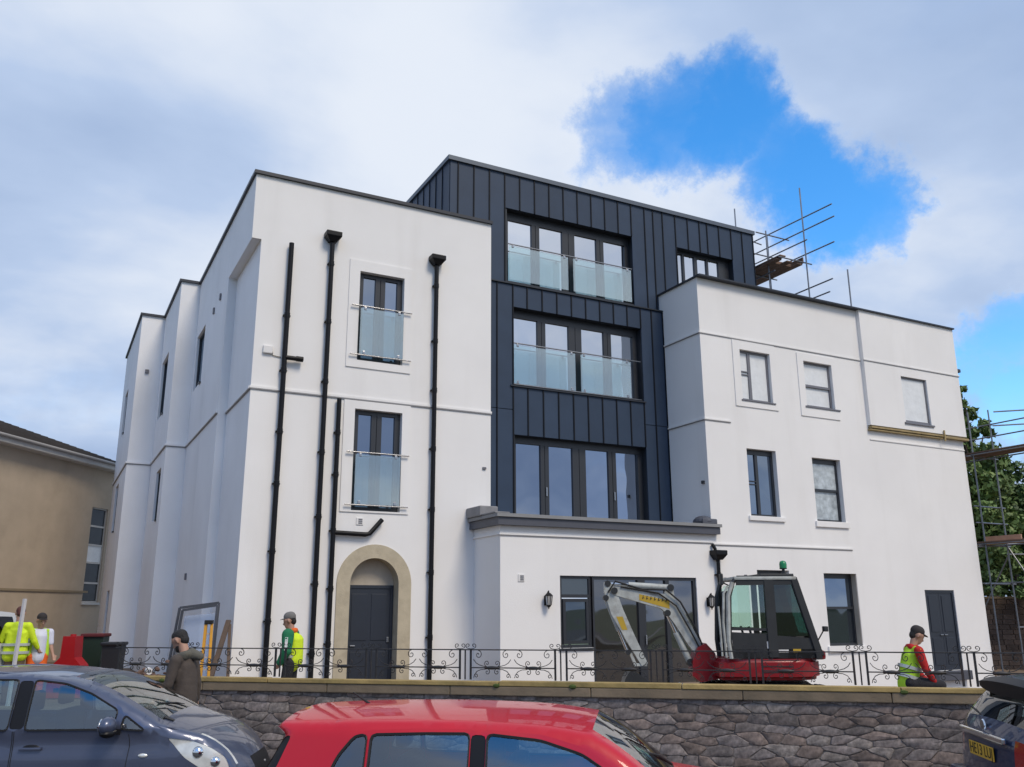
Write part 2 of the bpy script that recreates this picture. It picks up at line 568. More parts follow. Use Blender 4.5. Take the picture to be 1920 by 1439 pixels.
def wall_holes(mb, org, ud, nd, u0, u1, z0, z1, holes, depth, mi=0, mrev=None):
    """wall face through org along ud, outward normal nd, with rectangular openings and their reveals"""
    org = Vector(org); ud = Vector(ud); nd = Vector(nd)
    us = sorted({u0, u1} | {h[0] for h in holes} | {h[1] for h in holes})
    zs = sorted({z0, z1} | {h[2] for h in holes} | {h[3] for h in holes})
    us = [u for u in us if u0 <= u <= u1]; zs = [z for z in zs if z0 <= z <= z1]
    P = lambda u, z, d=0.0: (org + ud * u - nd * d + Vector((0, 0, z)))
    for i in range(len(us) - 1):
        for j in range(len(zs) - 1):
            uc = (us[i] + us[i + 1]) / 2; zc = (zs[j] + zs[j + 1]) / 2
            if any(h[0] < uc < h[1] and h[2] < zc < h[3] for h in holes): continue
            mb.add([P(us[i], zs[j]), P(us[i + 1], zs[j]), P(us[i + 1], zs[j + 1]), P(us[i], zs[j + 1])], [(0, 1, 2, 3)], mi)
    for h in holes:
        a, b, c, d = h[:4]; dp = h[4] if len(h) > 4 else depth
        c0 = max(c, z0)
        for (p, q) in (((a, c0), (b, c0)), ((b, c0), (b, d)), ((b, d), (a, d)), ((a, d), (a, c0))):
            mb.add([P(*p), P(*q), P(*q, dp), P(*p, dp)], [(0, 1, 2, 3)], mi if mrev is None else mrev)
    return mb


YL, YR, YD, YD2 = 20.0, 18.56, 20.36, 20.21
FRONT = dict(ud=(1, 0, 0), nd=(0, -1, 0))

# left block front wall, with the arched doorway
ARC_C, ARC_Z, ARC_RO, ARC_RI = 6.895, 2.72, 0.905, 0.59
ZL = 12.42
mb = MB()
holes = [(6.24, 7.42, 8.06, 10.38, .22), (6.25, 7.46, 4.40, 6.84, .22), (ARC_C - ARC_RO, ARC_C + ARC_RO, -.6, ARC_Z + ARC_RO, .01)]
wall_holes(mb, (0, YL, 0), (1, 0, 0), (0, -1, 0), 3.77, 9.91, -.6, ZL, holes, .22)
NA = 20
for k in range(NA):      # spandrels above the stone arch
    a0 = math.pi * k / NA; a1 = math.pi * (k + 1) / NA
    p0 = (ARC_C + ARC_RO * math.cos(a0), ARC_Z + ARC_RO * math.sin(a0)); p1 = (ARC_C + ARC_RO * math.cos(a1), ARC_Z + ARC_RO * math.sin(a1))
    mb.add([(p0[0], YL, p0[1]), (p1[0], YL, p1[1]), (p1[0], YL, ARC_Z + ARC_RO), (p0[0], YL, ARC_Z + ARC_RO)], [(3, 2, 1, 0)])
mb.add([(9.91, YL, -.6), (9.91, YL + .5, -.6), (9.91, YL + .5, ZL), (9.91, YL, ZL)], [(0, 1, 2, 3)])
mb.add([(3.548, YL, 10.75), (3.77, YL, 10.75), (3.77, YL, ZL), (3.548, YL, ZL)], [(0, 1, 2, 3)])
bpart('wall', mb, WHITE, fix=False)
# left side wall: recessed front bay, then stepping outwards
mb = MB()
SIDE_UD = (0, 1, 0); SIDE_N = (-1, 0, 0)
wall_holes(mb, (3.77, 0, 0), SIDE_UD, SIDE_N, YL, 22.95, -.6, 10.75, [], .1)
mb.add([(3.55, YL, 10.75), (3.55, 22.95, 10.75), (3.55, 22.95, ZL), (3.55, YL, ZL)], [(0, 1, 2, 3)])      # overhang
mb.add([(3.55, YL, 10.75), (3.79, YL, 10.75), (3.79, 22.95, 10.75), (3.55, 22.95, 10.75)], [(0, 1, 2, 3)])
wall_holes(mb, (3.55, 0, 0), SIDE_UD, SIDE_N, 22.95, 28.42, -.6, ZL, [(26.55, 28.1, 8.75, 10.52, .13)], .13)
mb.add([(3.55, 22.95, -.6), (3.77, 22.95, -.6), (3.77, 22.95, 10.75), (3.55, 22.95, 10.75)], [(0, 1, 2, 3)])
mb.add([(2.96, 28.42, -.6), (3.55, 28.42, -.6), (3.55, 28.42, ZL), (2.96, 28.42, ZL)], [(0, 1, 2, 3)])
wall_holes(mb, (2.96, 0, 0), SIDE_UD, SIDE_N, 28.42, 32.52, -.6, ZL, [(30.3, 32.0, 8.5, 10.58, .13), (29.2, 30.4, 4.9, 6.5, .13)], .13)
mb.add([(2.18, 32.52, -.6), (2.96, 32.52, -.6), (2.96, 32.52, ZL), (2.18, 32.52, ZL)], [(0, 1, 2, 3)])
wall_holes(mb, (2.18, 0, 0), SIDE_UD, SIDE_N, 32.52, 38.76, -.6, ZL,
           [(35.8, 37.2, 8.75, 10.45, .13), (35.4, 36.8, 5.0, 6.75, .13), (34.2, 35.4, .3, 2.85, .13)], .13)
mb.add([(2.18, 38.76, -.6), (12, 38.76, -.6), (12, 38.76, ZL), (2.18, 38.76, ZL)], [(0, 1, 2, 3)])
bpart('wall', mb, WHITE_OLD, label='side wall stepping back in three bays', fix=False)
SIDE_W = [(3.55, 26.55, 28.1, 8.75, 10.52), (2.96, 30.3, 32.0, 8.5, 10.58), (2.96, 29.2, 30.4, 4.9, 6.5), (2.18, 35.8, 37.2, 8.75, 10.45),
          (2.18, 35.4, 36.8, 5.0, 6.75), (2.18, 34.2, 35.4, .3, 2.85)]
for (x, y0, y1, z0, z1) in SIDE_W:
    f = MB()
    xx = x + .10
    for a, b, c, d in ((y0, y0 + .07, z0, z1), (y1 - .07, y1, z0, z1), (y0 + .07, y1 - .07, z0, z0 + .07), (y0 + .07, y1 - .07, z1 - .07, z1)):
        f.box(xx - .03, xx + .05, a, b, c, d)
    w = bpart('side_window', f, FRAME)
    bpart('pane', MB().box(xx + .01, xx + .03, y0 + .07, y1 - .07, z0 + .07, z1 - .07), GLASS_DK, parent=w)
    if z0 > 3: bpart('sill', MB().box(x - .05, x - .003, y0 - .04, y0 + .22, z0 - .07, z0 - .02), FRAME, parent=w)
# copings and flat roof of the left block
mb = MB()
loop = [(9.93, YL), (3.55, YL), (3.55, 28.42), (2.96, 28.42), (2.96, 32.52), (2.18, 32.52), (2.18, 38.8)]
mb.box(3.49, 9.93, YL - .07, YL + .32, ZL, ZL + .085)
mb.box(3.485, 3.86, YL + .32, 28.35, ZL, ZL + .083)
mb.box(2.89, 3.86, 28.35, 28.7, ZL, ZL + .081)
mb.box(2.89, 3.26, 28.7, 32.45, ZL, ZL + .079)
mb.box(2.11, 3.26, 32.45, 32.8, ZL, ZL + .077)
mb.box(2.11, 2.48, 32.8, 38.8, ZL, ZL + .075)
bpart('parapet_coping', mb, COPING)
mb = MB()
mb.add([(3.6, 20.3, 12.0), (9.9, 20.3, 12.0), (9.9, 28.5, 12.0), (3.6, 28.5, 12.0)], [(0, 1, 2, 3)])
mb.add([(3.0, 28.52, 12.0), (12, 28.52, 12.0), (12, 32.6, 12.0), (3.0, 32.6, 12.0)], [(0, 1, 2, 3)])
mb.add([(2.25, 32.62, 12.0), (12, 32.62, 12.0), (12, 38.7, 12.0), (2.25, 38.7, 12.0)], [(0, 1, 2, 3)])
bpart('flat_roof', mb, LEAD)


# string courses (thin shadow ledges)
def ledge(x0, x1, y, z, h=.05, p=.022, m=WHITE):
    return bpart('string_course', MB().box(x0, x1, y - p, y + .01, z - h, z), m)


SHADOW = M('painted_shadow_grey', (0.26, 0.26, 0.27), 0.7, var=0.1)  # grey strips below the ledges paint in their thin shadow
ledge(3.74, 9.93, YL, 7.13, .05, .03)
bpart('string_shadow', MB().box(3.74, 9.93, YL - .03, YL + .01, 7.05, 7.08), SHADOW)
mb = MB()
for (x, y0, y1) in ((3.77, 20.0, 22.94), (3.55, 22.96, 28.40), (2.96, 28.44, 32.5), (2.18, 32.54, 38.7)):
    mb.box(x - .05, x - .002, y0, y1, 7.06, 7.12)
mb.box(2.92, 3.53, 28.37, 28.418, 7.06, 7.12); mb.box(2.14, 2.94, 32.47, 32.518, 7.06, 7.12)
bpart('string_course', mb, WHITE_OLD)
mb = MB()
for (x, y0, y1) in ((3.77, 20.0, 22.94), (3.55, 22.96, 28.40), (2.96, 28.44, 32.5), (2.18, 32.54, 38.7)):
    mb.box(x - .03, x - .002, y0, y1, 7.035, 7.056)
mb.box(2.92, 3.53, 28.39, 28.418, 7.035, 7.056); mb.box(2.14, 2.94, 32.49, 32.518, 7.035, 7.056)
bpart('string_shadow', mb, SHADOW)

# right block
ZR = 11.43
mb = MB()
RH = [(17.25, 18.41, 7.95, 9.45, .17), (19.77, 20.95, 8.02, 9.43, .17), (23.97, 25.2, 7.9, 9.43, .17), (17.27, 18.37, 4.63, 6.53, .24),
      (19.79, 20.95, 4.59, 6.46, .24), (19.84, 21.16, 1.10, 3.11, .28), (17.33, 18.51, 1.10, 3.16, .28), (24.06, 25.42, .30, 2.67, .10)]
EH = [(11.06, 11.97, 1.24, 2.92, .12), (11.97, 15.21, .25, 2.92, .12)]
wall_holes(mb, (0, YR, 0), (1, 0, 0), (0, -1, 0), 15.83, 26.86, -.8, ZR, RH, .2)
mb.add([(15.83, YR, 3.9), (15.83, YD + .5, 3.9), (15.83, YD + .5, ZR), (15.83, YR, ZR)], [(0, 1, 2, 3)])
mb.add([(26.86, YR, -.8), (26.86, 30, -.8), (26.86, 30, ZR), (26.86, YR, ZR)], [(0, 1, 2, 3)])
bpart('wall', mb, WHITE, fix=False)
TIMBER_W = M('sawn_batten_timber', (0.33, 0.25, 0.12), 0.75, var=0.3, vscale=4, bump=0.2, stain=(.12, .10, .06), stain_scale=3, stain_amt=.6)
# shallow projecting bay on the right, upper floor
mb = MB()
YB = YR - .13
wall_holes(mb, (0, YB, 0), (1, 0, 0), (0, -1, 0), 22.32, 26.90, 7.66, ZR, [(23.97, 25.2, 7.9, 9.43, .13)], .13)
mb.add([(22.32, YB, 7.66), (22.32, YR, 7.66), (22.32, YR, ZR), (22.32, YB, ZR)], [(0, 1, 2, 3)])
mb.add([(26.90, YB, 7.66), (26.90, YR + .4, 7.66), (26.90, YR + .4, ZR), (26.90, YB, ZR)], [(0, 1, 2, 3)])
mb.add([(22.32, YB, 7.66), (26.9, YB, 7.66), (26.9, YR, 7.66), (22.32, YR, 7.66)], [(0, 1, 2, 3)])
bpart('wall', mb, WHITE, label='shallow projecting render panel on the upper right', fix=False)
bpart('timber_batten', MB().bbox(22.34, 25.75, YB - .02, YR - .004, 7.565, 7.625, .008), TIMBER_W)
bpart('timber_batten', MB().bbox(22.30, 25.72, YB + .01, YR - .004, 7.50, 7.545, .008), TIMBER_W)
bpart('timber_batten', MB().bbox(25.77, 26.95, YB - .04, YR - .004, 7.53, 7.60, .008), TIMBER_W)
bpart('timber_batten', MB().box(25.70, 25.745, YB - .06, YB - .022, 7.42, 7.78), TIMBER_W)
ledge(22.36, 26.86, YR, 7.24, .035, .025)
mb = MB(); mb.box(15.77, 26.93, YR - .2, YR + .25, ZR, ZR + .045); mb.box(15.77, 16.1, YR + .25, YD - .005, ZR, ZR + .043)
mb.box(26.6, 26.93, YR + .25, 30, ZR, ZR + .041)
bpart('parapet_coping', mb, COPING)
bpart('flat_roof', MB().add([(15.9, YR + .2, 10.9), (26.8, YR + .2, 10.9), (26.8, 30, 10.9), (15.9, 30, 10.9)], [(0, 1, 2, 3)]), LEAD)
ledge(15.80, 22.3, YR, 9.80, .04, .02); ledge(22.3, 26.93, YB, 9.80, .04, .02)
bpart('string_shadow', MB().box(15.80, 22.3, YR - .02, YR + .005, 9.735, 9.757).box(22.3, 26.93, YB - .02, YB + .005, 9.735, 9.757), SHADOW)
ledge(15.80, 16.75, YR, 7.27, .04, .03)
mb = MB(); mb.box(15.79, 15.828, YR, YD2 - .03, 9.76, 9.80); mb.box(15.79, 15.828, YR, YD2 - .03, 7.23, 7.27)
bpart('string_course', mb, WHITE)
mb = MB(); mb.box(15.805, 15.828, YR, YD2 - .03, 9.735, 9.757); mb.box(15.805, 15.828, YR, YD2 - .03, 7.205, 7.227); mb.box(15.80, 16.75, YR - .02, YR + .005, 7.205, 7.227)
bpart('string_shadow', mb, SHADOW)
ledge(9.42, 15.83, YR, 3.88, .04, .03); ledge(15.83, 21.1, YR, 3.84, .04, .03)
bpart('string_shadow', MB().box(9.42, 15.83, YR - .02, YR + .005, 3.815, 3.837).box(15.83, 21.1, YR - .02, YR + .005, 3.775, 3.797), SHADOW)

# single storey extension
mb = MB()
wall_holes(mb, (0, YR, 0), (1, 0, 0), (0, -1, 0), 9.45, 15.83, -.6, 4.08, EH, .12)
mb.add([(9.45, YR, -.6), (9.45, YL, -.6), (9.45, YL, 4.08), (9.45, YR, 4.08)], [(0, 1, 2, 3)])
bpart('wall', mb, WHITE, label='single storey front extension wall', fix=False)
bpart('string_course', MB().box(9.415, 9.448, YR, YL - .003, 3.84, 3.88), WHITE)
bpart('fascia_board', MB().box(9.32, 15.99, YR - .16, YR + .1, 4.06, 4.24).box(9.32, 9.45, YR + .1, YL - .003, 4.06, 4.236), FASCIA)
bpart('roof_edge', MB().box(9.27, 16.02, YR - .21, YR + .35, 4.245, 4.325).box(9.27, 9.6, YR + .35, YL - .003, 4.245, 4.322), ROOFTOP)
bpart('flat_roof', MB().box(9.6, 15.82, YR + .35, YD, 4.1, 4.3), LEAD)
bpart('lead_flashing', MB().bbox(9.22, 9.72, 19.2, YL - .004, 4.33, 4.58, .03).bbox(9.26, 9.66, YR - .1, 19.2, 4.33, 4.37, .015), LEAD)
bpart('lead_flashing', MB().sphere((15.72, YR + .22, 4.42), (.24, .3, .16), 14, 8).bbox(15.5, 16.0, YR - .06, YR - .003, 4.33, 4.48, .03), FASCIA)

# dark zinc box: backing, panels with standing seams, edges
ZT = 14.42
mb = MB()
WT = (10.60, 14.95, 11.04, 13.24, .30); WM_ = (10.68, 15.0, 8.0, 10.23, .30); WB = (10.74, 15.02, 4.2, 6.64, .30); WS = (16.65, 18.95, 11.2, 13.23, .28)
wall_holes(mb, (0, YD + .03, 0), (1, 0, 0), (0, -1, 0), 8.83, 19.88, 10.9, ZT, [WT, WS], .3)
wall_holes(mb, (0, YD2 + .03, 0), (1, 0, 0), (0, -1, 0), 9.9, 15.83, 4.1, 10.9, [WM_, WB], .3)
mb.add([(8.83, YD + .03, 10.9), (8.83, 27, 10.9), (8.83, 27, ZT), (8.83, YD + .03, ZT)], [(0, 1, 2, 3)])
mb.add([(19.88, YD + .03, 10.5), (19.88, 27, 10.5), (19.88, 27, ZT), (19.88, YD + .03, ZT)], [(0, 1, 2, 3)])
mb.add([(8.83, 27, 10.5), (19.88, 27, 10.5), (19.88, 27, ZT), (8.83, 27, ZT)], [(0, 1, 2, 3)])
mb.add([(8.83, YD, ZT), (19.88, YD, ZT), (19.88, 27, ZT), (8.83, 27, ZT)], [(0, 1, 2, 3)])
bpart('cladding_backing', mb, ZINC_EDGE, fix=False)


ZINC_SEAM = M('dark_zinc_seam', (0.006, 0.008, 0.013), 0.6, var=0.1, spec=0.2)


def panel(x0, x1, y, z0, z1, seam=True):
    m_ = MB()
    g = .012
    m_.box(x0 + g, x1 - g - .012, y, y + .028, z0, z1)
    if seam: m_.box(x1 - g - .011, x1 + .011, y - .025, y + .02, z0, z1, 1)
    return bpart('cladding_panel', m_, [ZINC, ZINC_SEAM])


top_s = [8.81] + [9.06 + .4875 * k for k in range(13)] + [15.42, 15.75, 16.12, 16.62, 17.12, 17.6, 17.92, 18.41, 18.93, 19.4, 19.88]
ZH = 14.30
for a, b in zip(top_s[:-1], top_s[1:]):
    c = (a + b) / 2
    if WT[0] < c < WT[1]: panel(a, b, YD, WT[3], ZH); continue
    if WS[0] < c < WS[1]:
        panel(a, b, YD, WS[3], ZH); continue
    panel(a, b, YD, 10.92, ZH)
panel_s = [9.91, 10.20, 10.69]
for a, b in zip(panel_s[:-1], panel_s[1:]):
    panel(a, b, YD2, 7.32, 10.86); panel(a, b, YD2, 4.2, 7.30)
mid_s = [10.69] + [11.14 + .482 * k for k in range(9)]
mid_s[-1] = 15.0
for a, b in zip(mid_s[:-1], mid_s[1:]):
    panel(a, b, YD2, WM_[3], 10.86); panel(a, b, YD2, WB[3], WM_[2] - .03)
for a, b in ((15.0, 15.4), (15.4, 15.82)):
    panel(a, b, YD2, 7.32, 10.86); panel(a, b, YD2, 4.2, 7.30)
# left flank of the top box
ys = [YD + .03 + .47 * k for k in range(14)]
for a, b in zip(ys[:-1], ys[1:]):
    m_ = MB(); m_.box(8.80, 8.826, a + .01, b - .01, 11.9, ZH); m_.box(8.778, 8.81, b - .012, b + .010, 11.9, ZH, 1)
    bpart('cladding_panel', m_, [ZINC, ZINC_SEAM])
ys = [YD + .03 + .5 * k for k in range(13)]
for a, b in zip(ys[:-1], ys[1:]):
    m_ = MB(); m_.box(19.884, 19.91, a + .01, b - .01, 10.9, ZH); m_.box(19.9, 19.932, b - .012, b + .006, 10.9, ZH)
    bpart('cladding_panel', m_, ZINC)
mb = MB(); mb.box(8.74, 19.95, YD - .06, YD + .3, ZH, ZH + .13); mb.box(8.74, 9.1, YD + .3, 27, ZH, ZH + .128); mb.box(19.6, 19.95, YD + .3, 27, ZH, ZH + .128)
bpart('roof_edge', mb, COPING_L)
bpart('drip_edge', MB().box(9.92, 15.82, YD2 - .05, YD - .002, 10.87, 10.905), ZINC_EDGE)
bpart('sill_flashing', MB().box(10.6, 15.05, YD2 - .05, YD2 + .2, 7.95, 7.985), COPING)


# windows -------------------------------------------------------------
def rect_frame(mb, x0, x1, z0, z1, y, t, d):
    mb.box(x0, x0 + t, y, y + d, z0, z1); mb.box(x1 - t, x1, y, y + d, z0, z1)
    mb.box(x0 + t, x1 - t, y + .001, y + d, z0, z0 + t); mb.box(x0 + t, x1 - t, y + .001, y + d, z1 - t, z1)


def french(name, x0, x1, z0, z1, y, cols, gl, handles=(), head=.10):
    """cols: list of (x0, x1) of the visible panes; frame fills the rest"""
    f = MB()
    f.box(x0, x1, y, y + .09, z0, z0 + .10); f.box(x0, x1, y, y + .09, z1 - head, z1)
    e = [x0] + [v for c in cols for v in c] + [x1]
    for k in range(0, len(e), 2):
        a, b = e[k], e[k + 1]
        if b - a > .2 and 0 < k < len(e) - 2:                  # two leaf stiles with a shadow gap
            m_ = (a + b) / 2
            f.box(a, m_ - .008, y, y + .089, z0 + .1, z1 - head); f.box(m_ + .008, b, y, y + .089, z0 + .1, z1 - head)
            f.box(m_ - .008, m_ + .008, y + .03, y + .08, z0 + .1, z1 - head)
        else:
            f.box(a, b, y, y + .089, z0 + .1, z1 - head)
    w = bpart(name, f, FRAME)
    for (a, b) in cols:
        bpart('pane', MB().box(a - .01, b + .01, y + .045, y + .06, z0 + .09, z1 - .09), gl, parent=w)
    for hx in handles:
        hz = z0 + 1.0
        bpart('handle', MB().bbox(hx - .018, hx + .018, y - .035, y - .002, hz - .12, hz + .12, .008), STEEL, parent=w)
    return w


def balcony(x0, x1, zt, zb, y, sheets, rail_out=0.0, low=True, drop=.02):
    b = MB(); b.tube([(x0 - rail_out, y, zt), (x1 + rail_out, y, zt)], .019, 10)
    bal = bpart('juliet_balcony', b, STEEL, smooth=40)
    if low:
        bpart('lower_rail', MB().tube([(x0 - rail_out, y, zb), (x1 + rail_out, y, zb)], .017, 10), STEEL, smooth=40, parent=bal)
    for (a, c) in sheets:
        bpart('glass_sheet', MB().box(a, c, y - .007, y + .007, zb + .02, zt - .05), BALC, parent=bal)
        for q in (a + .12, c - .12):
            bpart('clamp', MB().bbox(q - .03, q + .03, y - .02, y + .02, zt - .10, zt - .018, .008), STEEL, parent=bal)
            if low: bpart('clamp', MB().bbox(q - .03, q + .03, y - .02, y + .02, zb + .018, zb + .10, .008), STEEL, parent=bal)
    return bal


def cols4(x0, x1):
    w = x1 - x0; st = .13; c = .43; e = .15
    p = (w - 2 * e - 2 * 2 * st - c) / 4
    a = x0 + e; out = []
    for k in range(4):
        out.append((a, a + p)); a += p + (2 * st if k in (0, 2) else c)
    return out


french('french_window', WT[0], WT[1], WT[2], WT[3], YD + .25, cols4(WT[0], WT[1]), GLASS_HI, head=.24)
french('french_window', WM_[0], WM_[1], WM_[2], WM_[3], YD2 + .25, cols4(WM_[0], WM_[1]), GLASS_HI, head=.22)
cb = cols4(WB[0], WB[1])
french('french_window', WB[0], WB[1], WB[2], WB[3], YD2 + .25, cb, GLASS_MID, head=.18, handles=((cb[0][1] + .17), (cb[2][1] + .17)))
balcony(10.66, 14.90, 12.17, 11.08, YD + .05, [(10.68, 12.62), (12.80, 14.86)], low=False)
balcony(10.72, 14.96, 9.20, 8.04, YD2 + .05, [(10.74, 12.70), (12.88, 14.6)], low=True)
french('small_window', WS[0], WS[1], WS[2], WS[3], YD + .22, [(16.72, 17.02), (17.1, 17.5), (17.62, 18.0), (18.08, 18.5)], GLASS_HI)


def leaf2(x0, x1, z0, z1, y, gl):
    m_ = (x0 + x1) / 2
    return french('french_window', x0, x1, z0, z1, y, [(x0 + .14, m_ - .13), (m_ + .13, x1 - .14)], gl)


leaf2(6.24, 7.42, 8.06, 10.38, YL + .12, GLASS_MID)
leaf2(6.25, 7.46, 4.40, 6.84, YL + .12, GLASS_MID)
balcony(6.22, 7.44, 9.44, 8.18, YL - .09, [(6.27, 7.40)], rail_out=.18)
balcony(6.25, 7.46, 5.77, 4.52, YL - .09, [(6.29, 7.42)], rail_out=.18)


def surround(x0, x1, z0, z1, hx0, hx1, hz0, hz1, y, p=.028):
    s_ = MB()
    wall_holes(s_, (0, y - p, 0), (1, 0, 0), (0, -1, 0), x0, x1, z0, z1, [(hx0, hx1, hz0, hz1, p)], p)
    for (a, b) in (((x0, z0), (x1, z0)), ((x1, z0), (x1, z1)), ((x1, z1), (x0, z1)), ((x0, z1), (x0, z0))):
        s_.add([(a[0], y - p, a[1]), (b[0], y - p, b[1]), (b[0], y, b[1]), (a[0], y, a[1])], [(0, 1, 2, 3)])
    return bpart('window_surround', s_, WHITE, fix=False)


surround(5.97, 7.64, 7.87, 10.66, 6.24, 7.42, 8.06, 10.38, YL)
surround(5.98, 7.68, 4.36, 7.04, 6.25, 7.46, 4.40, 6.84, YL)
surround(16.99, 18.62, 7.74, 9.71, 17.25, 18.41, 7.95, 9.45, YR)
surround(19.52, 21.14, 7.70, 9.66, 19.77, 20.95, 8.02, 9.43, YR)


def sill(x0, x1, z, y, h=.09, p=.07, m=WHITE):
    bpart('window_sill', MB().bbox(x0, x1, y - p, y + .1, z - h, z, .012), m)


sill(17.17, 18.5, 4.63, YR, .13, .06); sill(19.70, 21.04, 4.59, YR, .17, .06); sill(19.74, 21.22, 1.10, YR, .18, .06)
sill(19.70, 21.15, 8.02, YR - .028, .05, .03, FRAME_G); sill(23.9, 25.3, 7.9, YB, .06, .05, FRAME_G); sill(17.2, 18.5, 7.95, YR - .028, .04, .03, FRAME_G)
for (x0, x1, z0, z1, y) in ((17.25, 18.41, 7.95, 9.45, YR), (19.77, 20.95, 8.02, 9.43, YR), (23.97, 25.2, 7.9, 9.43, YB)):
    pass


def sash(x0, x1, z0, z1, y, gl_t, gl_b, fm=FRAME, t=.07, split=.5, label=None, vert=None):
    f = MB(); rect_frame(f, x0, x1, z0, z1, y, t, .08)
    if fm is FRAME: f.box(x0 + t, x1 - t, y + .002, y + .079, z1 - t - .07, z1 - t)
    zm = z0 + (z1 - z0) * split
    w = bpart('sash_window', f, fm, label=label)
    if vert is None:
        bpart('meeting_rail', MB().box(x0 + t, x1 - t, y - .01, y + .07, zm - .035, zm + .035), fm, parent=w)
        bpart('pane', MB().box(x0 + t - .01, x1 - t + .01, y + .03, y + .04, zm + .03, z1 - t + .01), gl_t, parent=w)
        bpart('pane', MB().box(x0 + t - .01, x1 - t + .01, y + .05, y + .06, z0 + t - .01, zm - .03), gl_b, parent=w)
    else:
        xm = x0 + (x1 - x0) * vert
        bpart('mullion', MB().box(xm - .05, xm + .05, y - .005, y + .07, z0 + t, z1 - t), fm, parent=w)
        bpart('meeting_rail', MB().box(x0 + t, xm - .05, y - .004, y + .07, zm - .06, zm - .03).box(x0 + t, xm - .05, y - .004, y + .07, zm + .03, zm + .06), fm, parent=w)
        bpart('pane', MB().box(x0 + t - .01, xm - .04, y + .03, y + .04, z0 + t - .01, z1 - t + .01), gl_t, parent=w)
        bpart('pane', MB().box(xm + .04, x1 - t + .01, y + .03, y + .04, z0 + t - .01, z1 - t + .01), gl_b, parent=w)
    return w


sash(17.25, 18.41, 7.95, 9.45, YR + .08, FILM, FILM, FRAME_G, .06, .55, 'window still covered in white film', vert=.36)
sash(19.77, 20.95, 8.02, 9.43, YR + .08, FILM, FILM, FRAME_G, .06, .47, 'sash window covered in white film')
w = sash(23.97, 25.2, 7.9, 9.43, YB + .06, FILM, FILM, FRAME_G, .05, .03, 'small window wholly covered in white film')
sash(17.27, 18.37, 4.63, 6.53, YR + .15, GLASS_LO, GLASS_LO, FRAME, .07, .5, vert=.42)
sash(19.79, 20.95, 4.59, 6.46, YR + .15, FILM_T, FILM_T, FRAME, .07, .5, 'sash window with torn plastic film')
sash(19.84, 21.16, 1.10, 3.11, YR + .19, GLASS_LO, GLASS_DK, FRAME, .07, .52)
sash(17.33, 18.51, 1.10, 3.16, YR + .19, GLASS_LO, GLASS_DK, FRAME, .07, .52)
mb = MB(); mb.box(21.145, 21.157, YR + .02, YR + .26, 1.12, 3.09); bpart('bare_reveal', mb, PLASTER)

# service door far right
dr = MB(); rect_frame(dr, 24.06, 25.42, .30, 2.67, YR + .03, .08, .06)
dd = bpart('double_door', dr, DOOR)
for a, b in ((24.14, 24.735), (24.745, 25.34)):
    lf = MB(); lf.box(a, b, YR + .055, YR + .085, .38, 2.59)
    for (p, q) in ((.46, 1.25), (1.42, 2.50)):
        lf.bbox(a + .1, b - .1, YR + .040, YR + .056, p, q, .006)
    dl = bpart('door_leaf', lf, DOOR, parent=dd)
    hx = b - .09 if a < 24.5 else a + .09
    bpart('handle', MB().bbox(hx - .07, hx + .07, YR + .005, YR + .035, 1.32, 1.35, .008), STEEL, parent=dd)
bpart('door_step', MB().bbox(23.98, 25.52, YR - .22, YR - .003, .02, .29, .015), FASCIA)

# extension glazing: casement and bifold doors
f = MB(); rect_frame(f, 11.06, 11.97, 1.24, 2.92, YR + .05, .07, .07)
f.box(11.13, 11.9, YR + .048, YR + .11, 2.40, 2.48)
w = bpart('casement_window', f, FRAME)
bpart('pane', MB().box(11.12, 11.91, YR + .08, YR + .09, 2.47, 2.86), GLASS_DK, parent=w)
f = MB(); rect_frame(f, 11.15, 11.88, 1.33, 2.38, YR + .03, .075, .06)
s_ = bpart('opening_sash', f, FRAME, parent=w)
bpart('pane', MB().box(11.2, 11.83, YR + .06, YR + .07, 1.38, 2.33), GLASS_DK, parent=w)
bpart('window_sill', MB().bbox(11.0, 11.96, YR - .05, YR + .1, 1.19, 1.235, .01), FRAME)
f = MB(); rect_frame(f, 11.97, 15.21, .25, 2.92, YR + .04, .08, .08)
for a, b in ((13.36, 13.58), (14.22, 14.34)):
    f.box(a, b, YR + .035, YR + .119, .33, 2.84)
w = bpart('patio_door', f, FRAME)
for a, b in ((12.05, 13.36), (13.58, 14.22), (14.34, 15.13)):
    bpart('pane', MB().box(a - .01, b + .01, YR + .085, YR + .095, .32, 2.85), GLASS_DOOR, parent=w)
bpart('handle', MB().bbox(13.52, 13.56, YR - .01, YR + .033, 1.25, 1.5, .01), STEEL, parent=w)

# arched doorway
mb = MB()
RES = [(ARC_C - ARC_RO, -.3)] + [(ARC_C + ARC_RO * math.cos(a), ARC_Z + ARC_RO * math.sin(a)) for a in [math.pi * (1 - k / 28) for k in range(29)]] + [(ARC_C + ARC_RO, -.3)]
RIN = [(ARC_C - ARC_RI, -.3)] + [(ARC_C + ARC_RI * math.cos(a), ARC_Z + ARC_RI * math.sin(a)) for a in [math.pi * (1 - k / 28) for k in range(29)]] + [(ARC_C + ARC_RI, -.3)]
yo, yi = YL - .03, YL + .36
n = len(RES)
for k in range(n - 1):
    a, b, c, d = RES[k], RES[k + 1], RIN[k + 1], RIN[k]
    mb.add([(a[0], yo, a[1]), (b[0], yo, b[1]), (c[0], yo, c[1]), (d[0], yo, d[1])], [(0, 1, 2, 3)])
    mb.add([(d[0], yo, d[1]), (c[0], yo, c[1]), (c[0], yi, c[1]), (d[0], yi, d[1])], [(0, 1, 2, 3)])
    mb.add([(a[0], yo, a[1]), (b[0], yo, b[1]), (b[0], YL + .02, b[1]), (a[0], YL + .02, a[1])], [(3, 2, 1, 0)])
bpart('stone_arch', mb, STONE_TRIM)
mb = MB()
